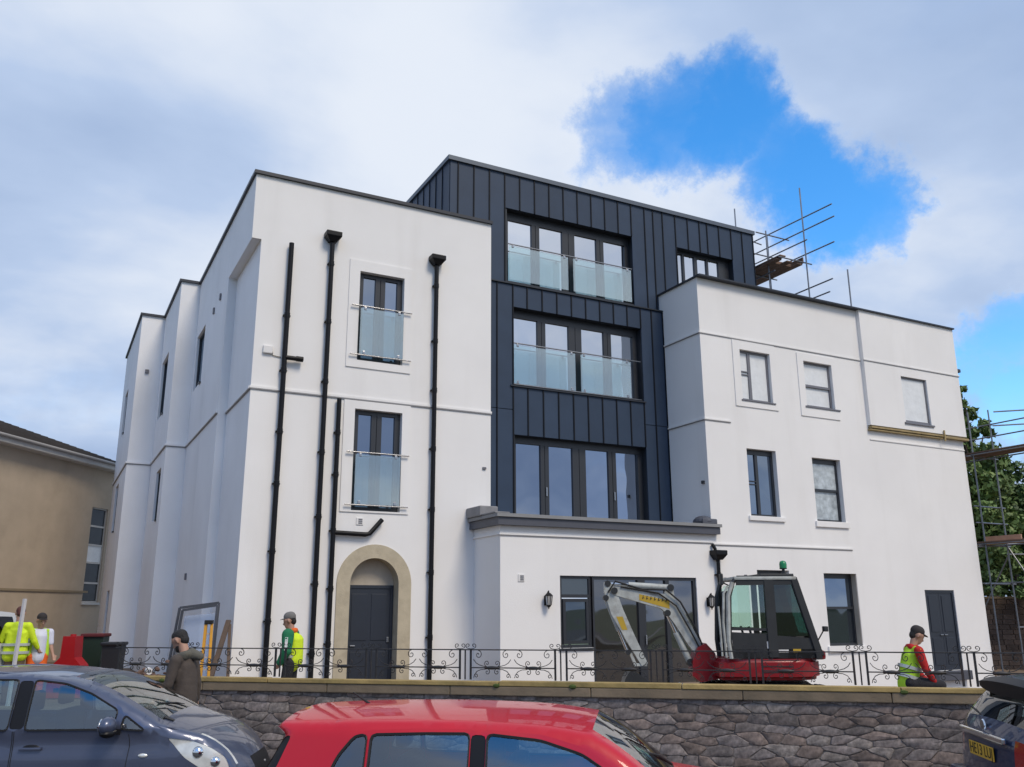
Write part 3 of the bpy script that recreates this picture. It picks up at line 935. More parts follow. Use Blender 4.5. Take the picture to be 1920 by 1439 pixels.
pts = [(ARC_C - ARC_RI, 2.70)] + [(ARC_C + ARC_RI * math.cos(a), ARC_Z + ARC_RI * math.sin(a)) for a in [math.pi * (1 - k / 24) for k in range(25)]] + [(ARC_C + ARC_RI, 2.70)]
mb.prism(pts, 'y', YL + .33, YL + .37)
bpart('tympanum', mb, PLASTER)
f = MB(); rect_frame(f, ARC_C - ARC_RI + .005, ARC_C + ARC_RI - .005, -.3, 2.70, YL + .29, .07, .06)
w = bpart('front_door', f, DOOR)
lf = MB(); lf.box(ARC_C - .515, ARC_C + .515, YL + .315, YL + .345, -.23, 2.63)
for (p, q) in ((.5, 1.2), (1.45, 2.5)):
    for (a, b) in ((-.43, -.05), (.05, .43)): lf.bbox(ARC_C + a, ARC_C + b, YL + .302, YL + .316, p, q, .006)
bpart('door_leaf', lf, DOOR, parent=w)
bpart('handle', MB().bbox(ARC_C - .44, ARC_C - .32, YL + .27, YL + .30, 1.32, 1.35, .008), STEEL, parent=w)
bpart('door_bell', MB().bbox(ARC_C + .44, ARC_C + .50, YL + .28, YL + .30, 1.4, 1.52, .008), STEEL, parent=w)


# rainwater goods
def pipe(x, z0, z1, y, r=.055, hop=True, collars=(), name='downpipe'):
    p = MB(); p.tube([(x, y, z0), (x, y, z1)], r, 14)
    o = bpart(name, p, PIPE, smooth=40)
    for z in collars:
        bpart('collar', MB().lathe([(r, z - .07), (r + .009, z - .06), (r + .009, z + .06), (r, z + .07)], 14, (x, y, 0)).box(x - r - .025, x + r + .025, y + .02, y + .1, z - .018, z + .018),
              PIPE, smooth=40, parent=o)
    if hop:
        h = MB()
        h.add([(x - .09, y - .09, z1 - .06), (x + .09, y - .09, z1 - .06), (x + .09, y + .08, z1 - .06), (x - .09, y + .08, z1 - .06),
               (x - .18, y - .16, z1 + .06), (x + .18, y - .16, z1 + .06), (x + .18, y + .1, z1 + .06), (x - .18, y + .1, z1 + .06)],
              [(3, 2, 1, 0), (0, 1, 5, 4), (1, 2, 6, 5), (2, 3, 7, 6), (3, 0, 4, 7)])
        h.bbox(x - .195, x + .195, y - .175, y + .108, z1 + .06, z1 + .19, .02)
        bpart('hopper', h, PIPE, parent=o)
    return o


p1 = pipe(4.47, -.3, 10.74, YL - .11, .06, False, (8.9, 7.55, 6.1, 4.9, 3.4, 1.9))
bpart('branch_pipe', MB().tube([(4.49, YL - .13, 7.86), (4.86, YL - .13, 7.86)], .055, 12).tube([(4.74, YL - .13, 7.86), (4.9, YL - .13, 7.86)], .066, 12), PIPE, smooth=40, parent=p1)
p2 = pipe(5.47, -.3, 11.02, YL - .11, .058, True, (10.4, 8.9, 7.4, 5.7, 4.2, 2.7, 1.2))
p3 = pipe(5.83, -.3, 7.02, YL - .10, .055, False, (6.2, 5.2, 3.9, 2.6, 1.4))
bpart('branch_pipe', MB().tube([(5.84, YL - .10, 3.86), (6.60, YL - .10, 3.84), (6.70, YL - .10, 3.86), (7.0, YL - .10, 4.2)], .055, 12), PIPE, smooth=40, parent=p3)
p4 = pipe(8.27, -.3, 10.93, YL - .11, .058, True, (10.3, 8.8, 7.5, 6.0, 4.5, 3.0, 1.5))
p5 = pipe(15.90, -.3, 3.45, YR - .10, .05, True, (3.0, 1.9))
bpart('branch_pipe', MB().tube([(15.78, YR - .05, 3.80), (15.82, YR - .10, 3.68), (15.84, YR - .1, 3.60)], .045, 12), PIPE, smooth=40, parent=p5)
bpart('vent_cowl', MB().bbox(3.98, 4.2, YL - .07, YL - .002, 7.93, 8.12, .02), LIGHT_PLASTIC)
bpart('cable', MB().tube([(4.2, YL - .03, 7.99), (4.21, YL - .02, 7.90), (4.41, YL - .02, 7.88)], .010, 6), PIPE)


def vent(x, z, y, s=.17):
    v = bpart('vent', MB().bbox(x - s / 2, x + s / 2, y - .02, y - .001, z - s / 2, z + s / 2, .008), LIGHT_PLASTIC)
    for k in range(3):
        zz = z - s * .25 + k * s * .25
        bpart('louvre', MB().box(x - s * .2, x + s * .35, y - .026, y - .019, zz - .014, zz + .014), FRAME_G, parent=v)


vent(6.48, 4.15, YL); vent(10.0, 2.85, YR)
for (x, z, y, r_) in ((9.72, 5.63, YL, .05), (16.9, 3.0, YR, .04)):
    bpart('wall_fixing', MB().bbox(x - r_, x + r_, y - .04, y - .001, z - r_ * .6, z + r_ * .6, .01), FRAME_G)
bpart('wall_sensor', MB().bbox(15.76, 15.829, 18.72, 18.80, 5.45, 5.54, .01), FRAME)
bpart('cctv_camera', MB().bbox(26.9, 27.1, YB + .02, YB + .14, 9.93, 10.05, .02).bar((26.88, YB + .09, 9.9), (26.95, YB + .09, 9.97), .03, .03), FRAME)
for (x, y, z) in ((3.55, 24.0, 10.55), (3.55, 25.0, 10.45), (3.55, 26.0, 3.05)):
    bpart('wall_fixing', MB().bbox(x - .05, x - .001, y - .06, y + .06, z - .09, z + .09, .01), FRAME_G)
bpart('wall_fixing', MB().bbox(2.45, 2.58, 32.45, 32.519, 10.3, 10.43, .01), FRAME_G)


def lantern(x, z, y):
    l = MB(); l.bbox(x - .05, x + .05, y - .03, y - .001, z - .13, z + .10, .01)
    l.bar((x, y - .03, z + .10), (x, y - .12, z + .19), .02, .02)
    l.lathe([(.0, .22), (.015, .20), (.02, .165), (.05, .15), (.10, .10), (.102, .09)], 8, (x, y - .14, z))
    l.lathe([(.062, -.12), (.05, -.15), (.015, -.18), (.012, -.21), (0, -.22)], 8, (x, y - .14, z))
    for k in range(8):
        a = 2 * math.pi * k / 8
        l.bar((x + .066 * math.cos(a), y - .14 + .066 * math.sin(a), z - .12), (x + .094 * math.cos(a), y - .14 + .094 * math.sin(a), z + .09), .012, .012)
    o = bpart('wall_lantern', l, PIPE)
    bpart('lantern_glass', MB().lathe([(.058, -.118), (.088, .088)], 8, (x, y - .14, z)), LANT, parent=o)


LANT = clear_glass('lantern_glass', (0.85, 0.85, 0.85), 0.12, haze=(0.8, 0.8, 0.8), haze_amt=.35)
lantern(10.66, 2.35, YR); lantern(15.56, 2.32, YR)


# ------------------------------------------------------------------ neighbouring beige house
BEIGE = M('beige_roughcast', (0.46, 0.38, 0.29), 0.9, var=0.10, vscale=1.2, bump=0.35, bscale=40,
          stain=(0.30, 0.245, 0.18), stain_scale=0.55, stain_amt=0.45)
TILE = M('dark_roof_tile', (0.055, 0.048, 0.045), 0.8, var=0.25, vscale=3, bump=0.3, bscale=20, rand=.12)
CREAM = M('cream_fascia', (0.55, 0.53, 0.50), 0.6, var=0.1)
HB = Vector((2.0, 40.0, 0)); HD = Vector((.6, .8, 0)); HN = Vector((.8, -.6, 0))
hz = math.atan2(HD.y, HD.x)
HOUSE = thing('beige_house', 'beige roughcast house with dark pitched roof and cream eaves on the left', 'house', (HB.x, HB.y, 0.2), hz)
# local: +x along the wall (away), -y towards the viewer
L0, L1 = -28.0, 1.6
mb = MB()
wall_holes(mb, (0, 0, 0), (1, 0, 0), (0, -1, 0), L0, L1, -.6, 7.7, [(-.75, .3, 2.3, 6.05, .14)], .14)
mb.add([(L1, 0, -.6), (L1, 9, -.6), (L1, 9, 7.7), (L1, 0, 7.7)], [(0, 1, 2, 3)])
mb.add([(L0, 9, -.6), (L1, 9, -.6), (L1, 9, 7.7), (L0, 9, 7.7)], [(0, 1, 2, 3)])
build('wall', mb, BEIGE, HOUSE, fix=False)
build('string_course', MB().box(L0, -.5, -.04, -.002, 2.66, 2.74), M('beige_band', (0.26, 0.21, 0.14), .9, var=.1), HOUSE)
build('fascia', MB().box(L0, L1 + .3, -.42, -.36, 7.62, 7.84).box(L0, L1 + .3, -.36, -.002, 7.60, 7.66), CREAM, HOUSE)
g = MB()
for k in range(-28, 2):
    pass
g.tube([(L0, -.48, 7.84), (L1 + .3, -.48, 7.84)], .065, 10)
build('gutter', g, M('grey_gutter', (.30, .29, .28), .5), HOUSE, smooth=40)
mb = MB()
RY, RZ = 4.6, 9.75
mb.add([(L0, -.45, 7.86), (L1 + .35, -.45, 7.86), (L1 - 3.2, RY, RZ), (L0, RY, RZ)], [(0, 1, 2, 3)])
mb.add([(L1 + .35, -.45, 7.86), (L1 + .35, 9.5, 7.86), (L1 - 3.2, RY, RZ)], [(0, 1, 2)])
mb.add([(L0, 9.5, 7.86), (L1 + .35, 9.5, 7.86), (L1 - 3.2, RY, RZ), (L0, RY, RZ)], [(3, 2, 1, 0)])
rf = build('roof', mb, TILE, HOUSE, fix=False)
mb = MB(); NR = 22
sl = Vector((0, RY + .45, RZ - 7.86)); nrm = Vector((0, -(RZ - 7.86), RY + .45)).normalized()
for k in range(NR):          # tile courses as lapped strips
    t0 = k / NR; t1 = (k + 1.04) / NR
    a = Vector((0, -.45, 7.86)) + sl * t0 + nrm * .045; b = Vector((0, -.45, 7.86)) + sl * min(t1, 1) + nrm * .012
    xe0 = L1 + .35 - 3.55 * t0; xe1 = L1 + .35 - 3.55 * min(t1, 1)
    mb.add([(L0, a.y, a.z), (xe0, a.y, a.z), (xe1, b.y, b.z), (L0, b.y, b.z), (L0, a.y, a.z - .05), (xe0, a.y, a.z - .05)],
           [(0, 1, 2, 3), (4, 5, 1, 0)])
tc_ = build('tile_course', mb, TILE, rf, fix=False); tc_['kind'] = 'stuff'
STAIRG = M('dim_stair_glass', (0.03, 0.035, 0.04), .15, var=.3, vscale=2, spec=.3)
f = MB(); rect_frame(f, -.75, .3, 2.3, 6.05, .06, .05, .06)
for z in (3.05, 3.85, 4.55, 5.3): f.box(-.70, .25, .058, .12, z - .035, z + .035)
w = build('stair_window', f, M('cream_window', (.52, .50, .47), .5), HOUSE)
zs = [2.35, 3.05, 3.85, 4.55, 5.3, 6.0]
for k in range(5):
    build('pane', MB().box(-.70, .25, .09, .10, zs[k] + .02, zs[k + 1] - .02), FILM if k == 2 else STAIRG, w)
build('window_sill', MB().bbox(-.8, .35, -.06, .05, 2.2, 2.29, .01), CREAM, HOUSE)
build('downpipe', MB().tube([(.75, -.06, 0), (.75, -.06, 7.6)], .045, 10), M('grey_pipe', (.18, .17, .16), .5), HOUSE, smooth=40)

# ------------------------------------------------------------------ stone garden wall
STONE = M('rubble_stone', (0.17, 0.148, 0.142), 0.9, var=0.62, vscale=19, bump=.28, bscale=55, rand=.34, stain=(.17, .12, .115), stain_scale=3, stain_amt=.6)
STONE2 = M('rubble_stone_brown', (0.18, 0.142, 0.126), 0.9, var=0.62, vscale=17, bump=.28, bscale=55, rand=.26, stain=(.09, .085, .085), stain_scale=2, stain_amt=.7)
STONE3 = M('rubble_stone_pale', (0.21, 0.185, 0.172), 0.9, var=0.62, vscale=21, bump=.28, bscale=55, rand=.22, stain=(.10, .09, .085), stain_scale=2, stain_amt=.7)
MORTAR = M('dark_mortar', (0.18, 0.155, 0.14), 0.95, var=0.45, vscale=9, bump=0.4, bscale=30)
COPE = M('weathered_coping_stone', (0.20, 0.155, 0.105), 0.85, var=0.25, vscale=2.5, bump=0.35, bscale=30,
         stain=(0.10, 0.095, 0.07), stain_scale=2.0, stain_amt=0.7, rand=.12)
ang = math.atan2(WD.y, WD.x)
TIMBER_C = M('weathered_yellow_timber', (0.36, 0.26, 0.10), 0.8, var=0.3, vscale=4, bump=0.3, bscale=30, rand=.12, stain=(0.13, 0.12, 0.04), stain_scale=1.6, stain_amt=0.7)
GW = thing('stone_wall', 'low rubble stone garden wall with timber edged coping along the pavement', 'wall', (WA.x, WA.y, .12), ang)
S0, S1 = -1.75, 15.0
build('mortar_core', MB().box(S0, S1, .004, .42, -.3, .93), MORTAR, GW)


def clip_cell(poly, px, pz, qx, qz):
    """keep the part of poly nearer to p than to q"""
    mx, mz = (px + qx) / 2, (pz + qz) / 2; dx, dz = qx - px, qz - pz
    out = []
    for i in range(len(poly)):
        a, b = poly[i], poly[(i + 1) % len(poly)]
        da = (a[0] - mx) * dx + (a[1] - mz) * dz; db = (b[0] - mx) * dx + (b[1] - mz) * dz
        if da <= 0: out.append(a)
        if (da < 0) != (db < 0) and abs(da - db) > 1e-12:
            t = da / (da - db); out.append((a[0] + (b[0] - a[0]) * t, a[1] + (b[1] - a[1]) * t))
    return out


rw = random.Random(5)
ZS = 3.0                                  # stones lie flat: cells are found in a space stretched upwards
seeds = []
zz0, zz1 = .05, .925
row = 0
z = zz0
while z < zz1:
    h = rw.uniform(.10, .15)
    s = -.6 + rw.uniform(0, .2)
    while s < 11.7:
        w_ = rw.choice((rw.uniform(.12, .24), rw.uniform(.22, .46)))
        seeds.append((s + w_ / 2 + rw.uniform(-.03, .03), min(max(z + h / 2 + rw.uniform(-.045, .045), zz0), zz1)))
        s += w_
    z += h
stones = 0
for i, (sx, sz) in enumerate(seeds):
    near = sorted(((x - sx) ** 2 + ((z - sz) * ZS) ** 2, x, z) for j, (x, z) in enumerate(seeds) if j != i and abs(x - sx) < 1.2)[:16]
    poly = [(sx - .6, zz0 * ZS), (sx + .6, zz0 * ZS), (sx + .6, zz1 * ZS), (sx - .6, zz1 * ZS)]
    for (_, x, z) in near: poly = clip_cell(poly, sx, sz * ZS, x, z * ZS)
    poly = [(x, z / ZS) for x, z in poly]
    if len(poly) < 3: continue
    cx = sum(p[0] for p in poly) / len(poly); cz = sum(p[1] for p in poly) / len(poly)
    # cut the corners so that the outline is not a plain polygon
    q = []
    for k in range(len(poly)):
        a, b, c = poly[k - 1], poly[k], poly[(k + 1) % len(poly)]
        for o_, t in ((a, .15), (c, .15)):
            q.append((b[0] + (o_[0] - b[0]) * t + rw.uniform(-.006, .006), b[1] + (o_[1] - b[1]) * t + rw.uniform(-.006, .006)))
    g0 = .004

    def shrink(d, poly=q):
        out = []
        for (x, z) in poly:
            L_ = math.hypot(x - cx, z - cz)
            f_ = max(.2, 1 - d / max(L_, .03))
            out.append((cx + (x - cx) * f_, cz + (z - cz) * f_))
        return out
    yf = rw.uniform(-.014, -.004)
    o1 = shrink(g0); o2 = shrink(g0 + .008)
    n_ = len(q)
    m_ = MB()
    tx, tz = rw.uniform(-.03, .03), rw.uniform(-.06, .06)
    m_.v = [(x - cx, .05, z - cz) for x, z in o1] + [(x - cx, yf + .006, z - cz) for x, z in o1] + \
           [(x - cx, yf + (x - cx) * tx + (z - cz) * tz + rw.uniform(-.004, .004), z - cz) for x, z in o2] + [(rw.uniform(-.02, .02), yf - .006, rw.uniform(-.01, .01))]
    for k in range(n_):
        k2 = (k + 1) % n_
        m_.f += [(k, k2, k2 + n_, k + n_), (k + n_, k2 + n_, k2 + 2 * n_, k + 2 * n_), (k + 2 * n_, k2 + 2 * n_, 3 * n_)]
    m_.m = [0] * len(m_.f)
    me = m_.mesh('stone', (STONE, STONE2, STONE, STONE3, STONE2, STONE)[rw.randrange(6)], smooth=35)
    link('stone', me, GW, (cx, 0, cz)); stones += 1
print('stones', stones)
s = S0
k = 0
while s < S1:
    L_ = rw.uniform(1.35, 1.95)
    e = min(s + L_, S1)
    build('coping_stone', MB().bbox(s + .004, e - .004, -.05, .46, .925, 1.038, .012), COPE, GW)
    s = e
s = S0 + .1
while s < S1:
    e = min(s + rw.uniform(2.2, 3.4), S1)
    build('timber_edging', MB().bbox(s + .006, e - .006, -.055 + rw.uniform(-.01, .004),   .10, 1.042, 1.098 + rw.uniform(-.006, .006), .008), TIMBER_C, GW)
    s = e
for s in (-.9, 4.0, 5.0, 8.9, 10.05):
    build('moss', MB().sphere((s + .35, -.03, 1.05), (.06, .05, .035), 8, 5), M('moss', (.06, .09, .02), .95, bump=.5), GW, smooth=True)

# ------------------------------------------------------------------ wrought iron railings on the wall
def spiral(cx, cz, r0, a0, turns, dirn=1, n=16, r1=.006):
    out = []
    for i in range(n + 1):
        t = i / n
        r_ = r0 + (r1 - r0) * t
        a = a0 + dirn * turns * 2 * math.pi * t
        out.append((cx + r_ * math.cos(a), 0, cz + r_ * math.sin(a)))
    return out


def scroll_meshes():
    """the scrolls of one half-unit, 0..0.6 wide, between the rails; local z=0 at the mid rail; one mesh per scroll"""
    out = []; r_ = .0062

    def T(p): out.append(MB().tube(p, r_, 4, up=(0, 1, 0.02)).mesh('scroll', IRON, smooth=60))
    for sx in (-1, 1):
        X = lambda v: .30 + sx * v
        p = spiral(0, 0, .055, math.pi / 2, 1.25, 1)                      # corner scroll under the top rail
        T([(X(.205 + q[0]), 0, .165 + q[2]) for q in p])
        p = spiral(0, 0, .042, -math.pi / 2, 1.3, 1)                      # inner scroll running into a long sweep
        T([(X(.275), 0, .105), (X(.24), 0, .062), (X(.19), 0, .035), (X(.13), 0, .02)] + [(X(.075 + q[0]), 0, .055 + q[2]) for q in p])
        p = spiral(0, 0, .04, math.pi / 2, 1.2, 1)                        # below the mid rail
        T([(X(.27), 0, -.125), (X(.26), 0, -.09), (X(.22), 0, -.045), (X(.16), 0, -.022), (X(.11), 0, -.02)] + [(X(.07 + q[0]), 0, -.052 + q[2]) for q in p])
        p = spiral(0, 0, .03, 0, 1.1, 1)
        T([(X(.235 + q[0]), 0, -.105 + q[2]) for q in p])
    return out


SCROLLS = scroll_meshes()
BOSS = MB().lathe([(0, .17), (.012, .19), (.021, .26), (.023, .30), (.021, .34), (.012, .41), (0, .43)], 8, axis='x').mesh('boss', IRON, smooth=50)


def finial_mesh():
    a = [(-(.04 + q[0]), 0, .045 + q[2]) for q in reversed(spiral(0, 0, .035, -math.pi / 2, 1.15, 1, 12))]
    b = [(.04 + q[0], 0, .045 + q[2]) for q in spiral(0, 0, .035, -math.pi / 2, 1.15, 1, 12)]
    return MB().tube(a + [(0, 0, .004)] + b, .006, 4, up=(0, 1, .02)).mesh('finial', IRON, smooth=60)


FINIAL = finial_mesh()
RAIL_S = [-1.49, -.26, 1.18, 2.54, 3.88, 5.17, 6.40, 7.61, 8.82, 10.01, 11.2]
RZ0, RZM, RZT = 1.225, 1.375, 1.595
rail_words = ['iron scrollwork railing panel at the far left end of the garden wall',
              'iron railing panel behind the walking man in the brown coat',
              'iron railing panel in front of the worker with green sleeves',
              'iron railing panel left of the arched door with twin downpipes behind',
              'iron railing panel just right of the arched doorway',
              'iron railing panel in front of the extension corner below its left lantern',
              'iron railing panel in front of the patio door and excavator dipper',
              'iron railing panel crossing the red excavator body',
              'iron railing panel below the ground floor sash window right of the excavator',
              'iron railing panel with the crouching worker in red sleeves behind',
              'iron railing panel at the far right end by the dark blue car']
prot = None
for k in range(len(RAIL_S) - 1):
    a, b = RAIL_S[k] + .075, RAIL_S[k + 1] - .075
    c = wp(a, .12, RZ0)
    t = thing('iron_railing', rail_words[k] if k < 9 else rail_words[9], 'railing', c, ang, 'iron railing panels on the garden wall')
    if k == 9: t['label'] = rail_words[10]
    if k == 8: t['label'] = rail_words[9]
    if k == 7: t['label'] = rail_words[7]
    w_ = b - a
    hT = RZT - RZ0; hM = RZM - RZ0
    for x in (0, w_):
        build('post', MB().box(x - .012, x + .012, -.012, .012, 0, hT + .015), IRON, t)
    build('top_rail', MB().box(-.075, w_ + .075, -.016, .016, hT, hT + .014), IRON, t)
    build('mid_rail', MB().box(.012, w_ - .012, -.008, .008, hM - .007, hM + .007), IRON, t)
    build('stay_bar', MB().box(w_ + .065, w_ + .081, -.009, .009, 0, hT), IRON, t)
    for q in (0, 1):
        sc_ = (w_ - .03) / 1.2
        for nm, me in [('scroll', m_) for m_ in SCROLLS] + [('boss', BOSS)]:
            link(nm, me, t, (.015 + q * .6 * sc_, 0, hM), None, (sc_, 1, 1))
    link('finial', FINIAL, t, (0, 0, hT + .014)); link('finial', FINIAL, t, (w_, 0, hT + .014))

# ------------------------------------------------------------------ scaffolds
WOODB = M('scaffold_board', (0.16, 0.10, 0.07), 0.85, var=0.25, vscale=4, bump=0.3, rand=.2)
def poles(parent, name, lst, r=.024, m=GALV):
    for (a, b) in lst:
        build(name, MB().tube([a, b], r, 8), m, parent, smooth=40, world=True)


SCF = thing('roof_scaffold', 'tube scaffold with boarded deck above the flat roof beside the zinc box', 'scaffold', (21.0, 20.5, 10.9))
poles(SCF, 'standard', [((21.3, 19.44, 11.0), (21.3, 19.44, 15.95)), ((21.3, 21.1, 11.0), (21.3, 21.1, 14.85)), ((21.3, 23.2, 11.0), (21.3, 23.2, 15.2)),
                        ((20.45, 20.3, 11.0), (20.45, 20.3, 14.55)), ((20.35, 21.6, 11.0), (20.35, 21.6, 15.9)), ((20.5, 23.4, 11.0), (20.5, 23.4, 16.2)),
                        ((22.4, 18.75, 10.9), (22.4, 18.75, 12.95))])
poles(SCF, 'ledger', [((21.33, 18.2, 14.83), (21.33, 24.0, 14.95)), ((21.33, 18.15, 14.38), (21.33, 24.0, 14.46)), ((21.27, 19.3, 14.0), (21.27, 24.0, 14.05)),
                      ((21.33, 18.25, 13.53), (21.33, 24, 13.6)), ((21.33, 18.46, 12.34), (21.33, 24, 12.34)), ((21.33, 18.62, 11.95), (21.33, 24, 11.97)),
                      ((20.42, 20.0, 13.0), (20.42, 24, 13.0)), ((20.42, 20.2, 12.2), (20.42, 24, 12.2))])
poles(SCF, 'transom', [((20.1, 20.4, 14.47), (21.6, 20.4, 14.47)), ((20.1, 21.05, 14.03), (21.6, 21.05, 14.03)), ((20.1, 19.5, 13.25), (21.6, 19.5, 13.25)),
                       ((20.1, 21.1, 13.25), (21.6, 21.1, 13.25)), ((20.1, 22.9, 14.9), (21.6, 22.9, 14.9)), ((20.1, 22.9, 13.25), (21.6, 22.9, 13.25)),
                       ((19.6, 21.6, 14.95), (21.5, 21.6, 14.75)), ((20.1, 21.1, 12.3), (21.6, 21.1, 12.3))])
for k in range(5):
    x = 20.28 + k * .235
    o = build('board', MB().box(x, x + .225, 20.0 + .3 * (k % 2) - .25, 23.8, 13.29, 13.33), WOODB, SCF, world=True)
build('toe_board', MB().box(21.42, 21.46, 19.7, 23.8, 13.34, 13.55), WOODB, SCF, world=True)
build('stacked_plank', MB().box(20.3, 20.55, 19.6, 22.6, 13.36, 13.40).box(20.6, 21.3, 20.1, 22.0, 13.36, 13.42), WOODB, SCF, world=True)

SC2 = thing('side_scaffold', 'tube scaffold with boarded lifts beyond the right end of the white building', 'scaffold', (28.0, 18.5, -.3))
st = []
for y in (18.9, 21.2):
    st.append(((29.6, y, -.4), (29.6, y, 8.9)))
    st.append(((28.45, y, -.4), (28.45, y, 8.7)))
poles(SC2, 'standard', st)
ld = []
for z in (8.38, 7.95, 7.2, 4.2, 2.95):
    ld.append(((29.63, 15.2, z), (29.63, 21.6, z)))
for z in (7.2, 4.2): ld.append(((28.42, 15.2, z), (28.42, 21.6, z)))
poles(SC2, 'ledger', ld)
tr_ = []
for y in (18.9, 21.2):
    for z in (7.15, 5.45, 4.9, 4.15, 2.9): tr_.append(((28.2, y + .05, z), (29.85, y + .05, z)))
poles(SC2, 'transom', tr_)
poles(SC2, 'brace', [((29.65, 16.6, .0), (29.65, 18.9, 4.1)), ((29.65, 18.9, 3.9), (29.65, 21.2, 0.4))])
for z, m_ in ((7.24, WOODB), (4.24, TIMBER_O)):
    for k in range(5):
        x = 28.4 + k * .235
        build('board', MB().box(x, x + .225, 15.4, 21.5, z, z + .04), m_ if z > 5 or k > 2 else WOODB, SC2, world=True)
build('toe_board', MB().box(29.66, 29.70, 15.3, 21.5, 7.29, 7.5), WOODB, SC2, world=True)
build('toe_board', MB().box(29.5, 29.54, 18.3, 19.6, 4.3, 4.52), TIMBER_O, SC2, world=True)
poles(SC2, 'long_rail', [((27.9, 17.6, 8.4), (34, 12.0, 8.45)), ((27.9, 17.7, 7.95), (34, 12.1, 8.0))])
SC2.location.x -= .65
# low scaffold lifts further right, in front of the old brick wall
SC3 = thing('low_scaffold', 'low tube scaffold in front of the old brick wall at the right edge', 'scaffold', (33.0, 16.0, -.4))
p_ = []
for k in range(1, 5):
    x = 29.9 + k * 1.9; y = 18.6 - k * 1.3
    p_.append(((x, y, -.4), (x, y, 4.4)))
poles(SC3, 'standard', p_)
poles(SC3, 'ledger', [((29.2, 19.1, z), (38.5, 12.7, z)) for z in (1.5, 3.9, 4.25)])
poles(SC3, 'brace', [((30.2, 18.3, -.3), (33.6, 16.0, 3.9))])

# ------------------------------------------------------------------ old brown wall beyond the right end
BRICKM = M('old_brick', (0.095, 0.068, 0.055), 0.95, var=0.3, vscale=4, bump=0.4, bscale=18, rand=.35, stain=(.07, .06, .05), stain_scale=.9, stain_amt=.8)
OB = thing('old_brick_wall', 'old brown brick boundary wall behind the scaffold at the right edge', 'wall', (36.0, 24.0, -.4), R(-38))
build('mortar_core', MB().box(-9, 12, .02, .5, -.3, 2.95), MORTAR, OB)
bme = MB().bbox(-.5, .5, -.5, .5, -.5, .5, .06).mesh('brick', BRICKM)
rb = random.Random(9); nb = 0
mbs = MB()
for rI in range(14):
    z = .02 + rI * .205
    x = -8.9 + (.22 if rI % 2 else 0)
    while x < 8.5:
        L_ = rb.uniform(.36, .50)
        if -6.2 < x < 2.8 and nb < 295:
            link('brick', bme, OB, (x + L_ / 2, .03 + rb.uniform(-.01, .01), z + .10), None, (L_ - .02, .14, .185)); nb += 1
        else:
            mbs.box(x + .01, x + L_ - .01, -.04, .05, z + .01, z + .19)
        x += L_
o = build('brick_field', mbs, BRICKM, OB, fix=False); o['kind'] = 'stuff'
build('wall_top', MB().bbox(-9, 12, -.06, .56, 2.9, 3.0, .02), COPE, OB)

# ------------------------------------------------------------------ trees
BARK = M('bark', (0.055, 0.042, 0.032), 0.95, var=0.3, vscale=6, bump=0.6, bscale=15)


def leafmat(name, c):
    m = M(name, c, 0.55, var=0.45, vscale=1.3, spec=0.3)
    b = m.node_tree.nodes['Principled BSDF']
    b.inputs['Subsurface Weight'].default_value = 0.0
    return m


LEAF = [leafmat('leaf_mid_green', (0.115, 0.18, 0.055)), leafmat('leaf_dark_green', (0.065, 0.11, 0.042)), leafmat('leaf_olive', (0.15, 0.205, 0.062))]


def leaf_cloud(centers, radii, n, size, seed, mats=1):
    g_ = np.random.default_rng(seed)
    c = np.array(centers); r_ = np.array(radii)
    w_ = r_ ** 2; w_ = w_ / w_.sum()
    idx = g_.choice(len(c), n, p=w_)
    d = g_.normal(size=(n, 3)); d /= np.linalg.norm(d, axis=1)[:, None]
    rad = r_[idx] * (0.45 + 0.62 * g_.random(n) ** .7)
    d[:, 2] *= .8
    p = c[idx] + d * rad[:, None]
    t1 = g_.normal(size=(n, 3)); t1 /= np.linalg.norm(t1, axis=1)[:, None]
    t2 = np.cross(t1, d + g_.normal(size=(n, 3)) * .5); t2 /= np.linalg.norm(t2, axis=1)[:, None]
    s_ = size * (0.6 + .8 * g_.random(n))[:, None]
    a = p - t1 * s_; b = p + t2 * s_ * .55; cc = p + t1 * s_; e = p - t2 * s_ * .55
    v = np.stack([a, b, cc, e], 1).reshape(-1, 3)
    return v, g_.random(n)


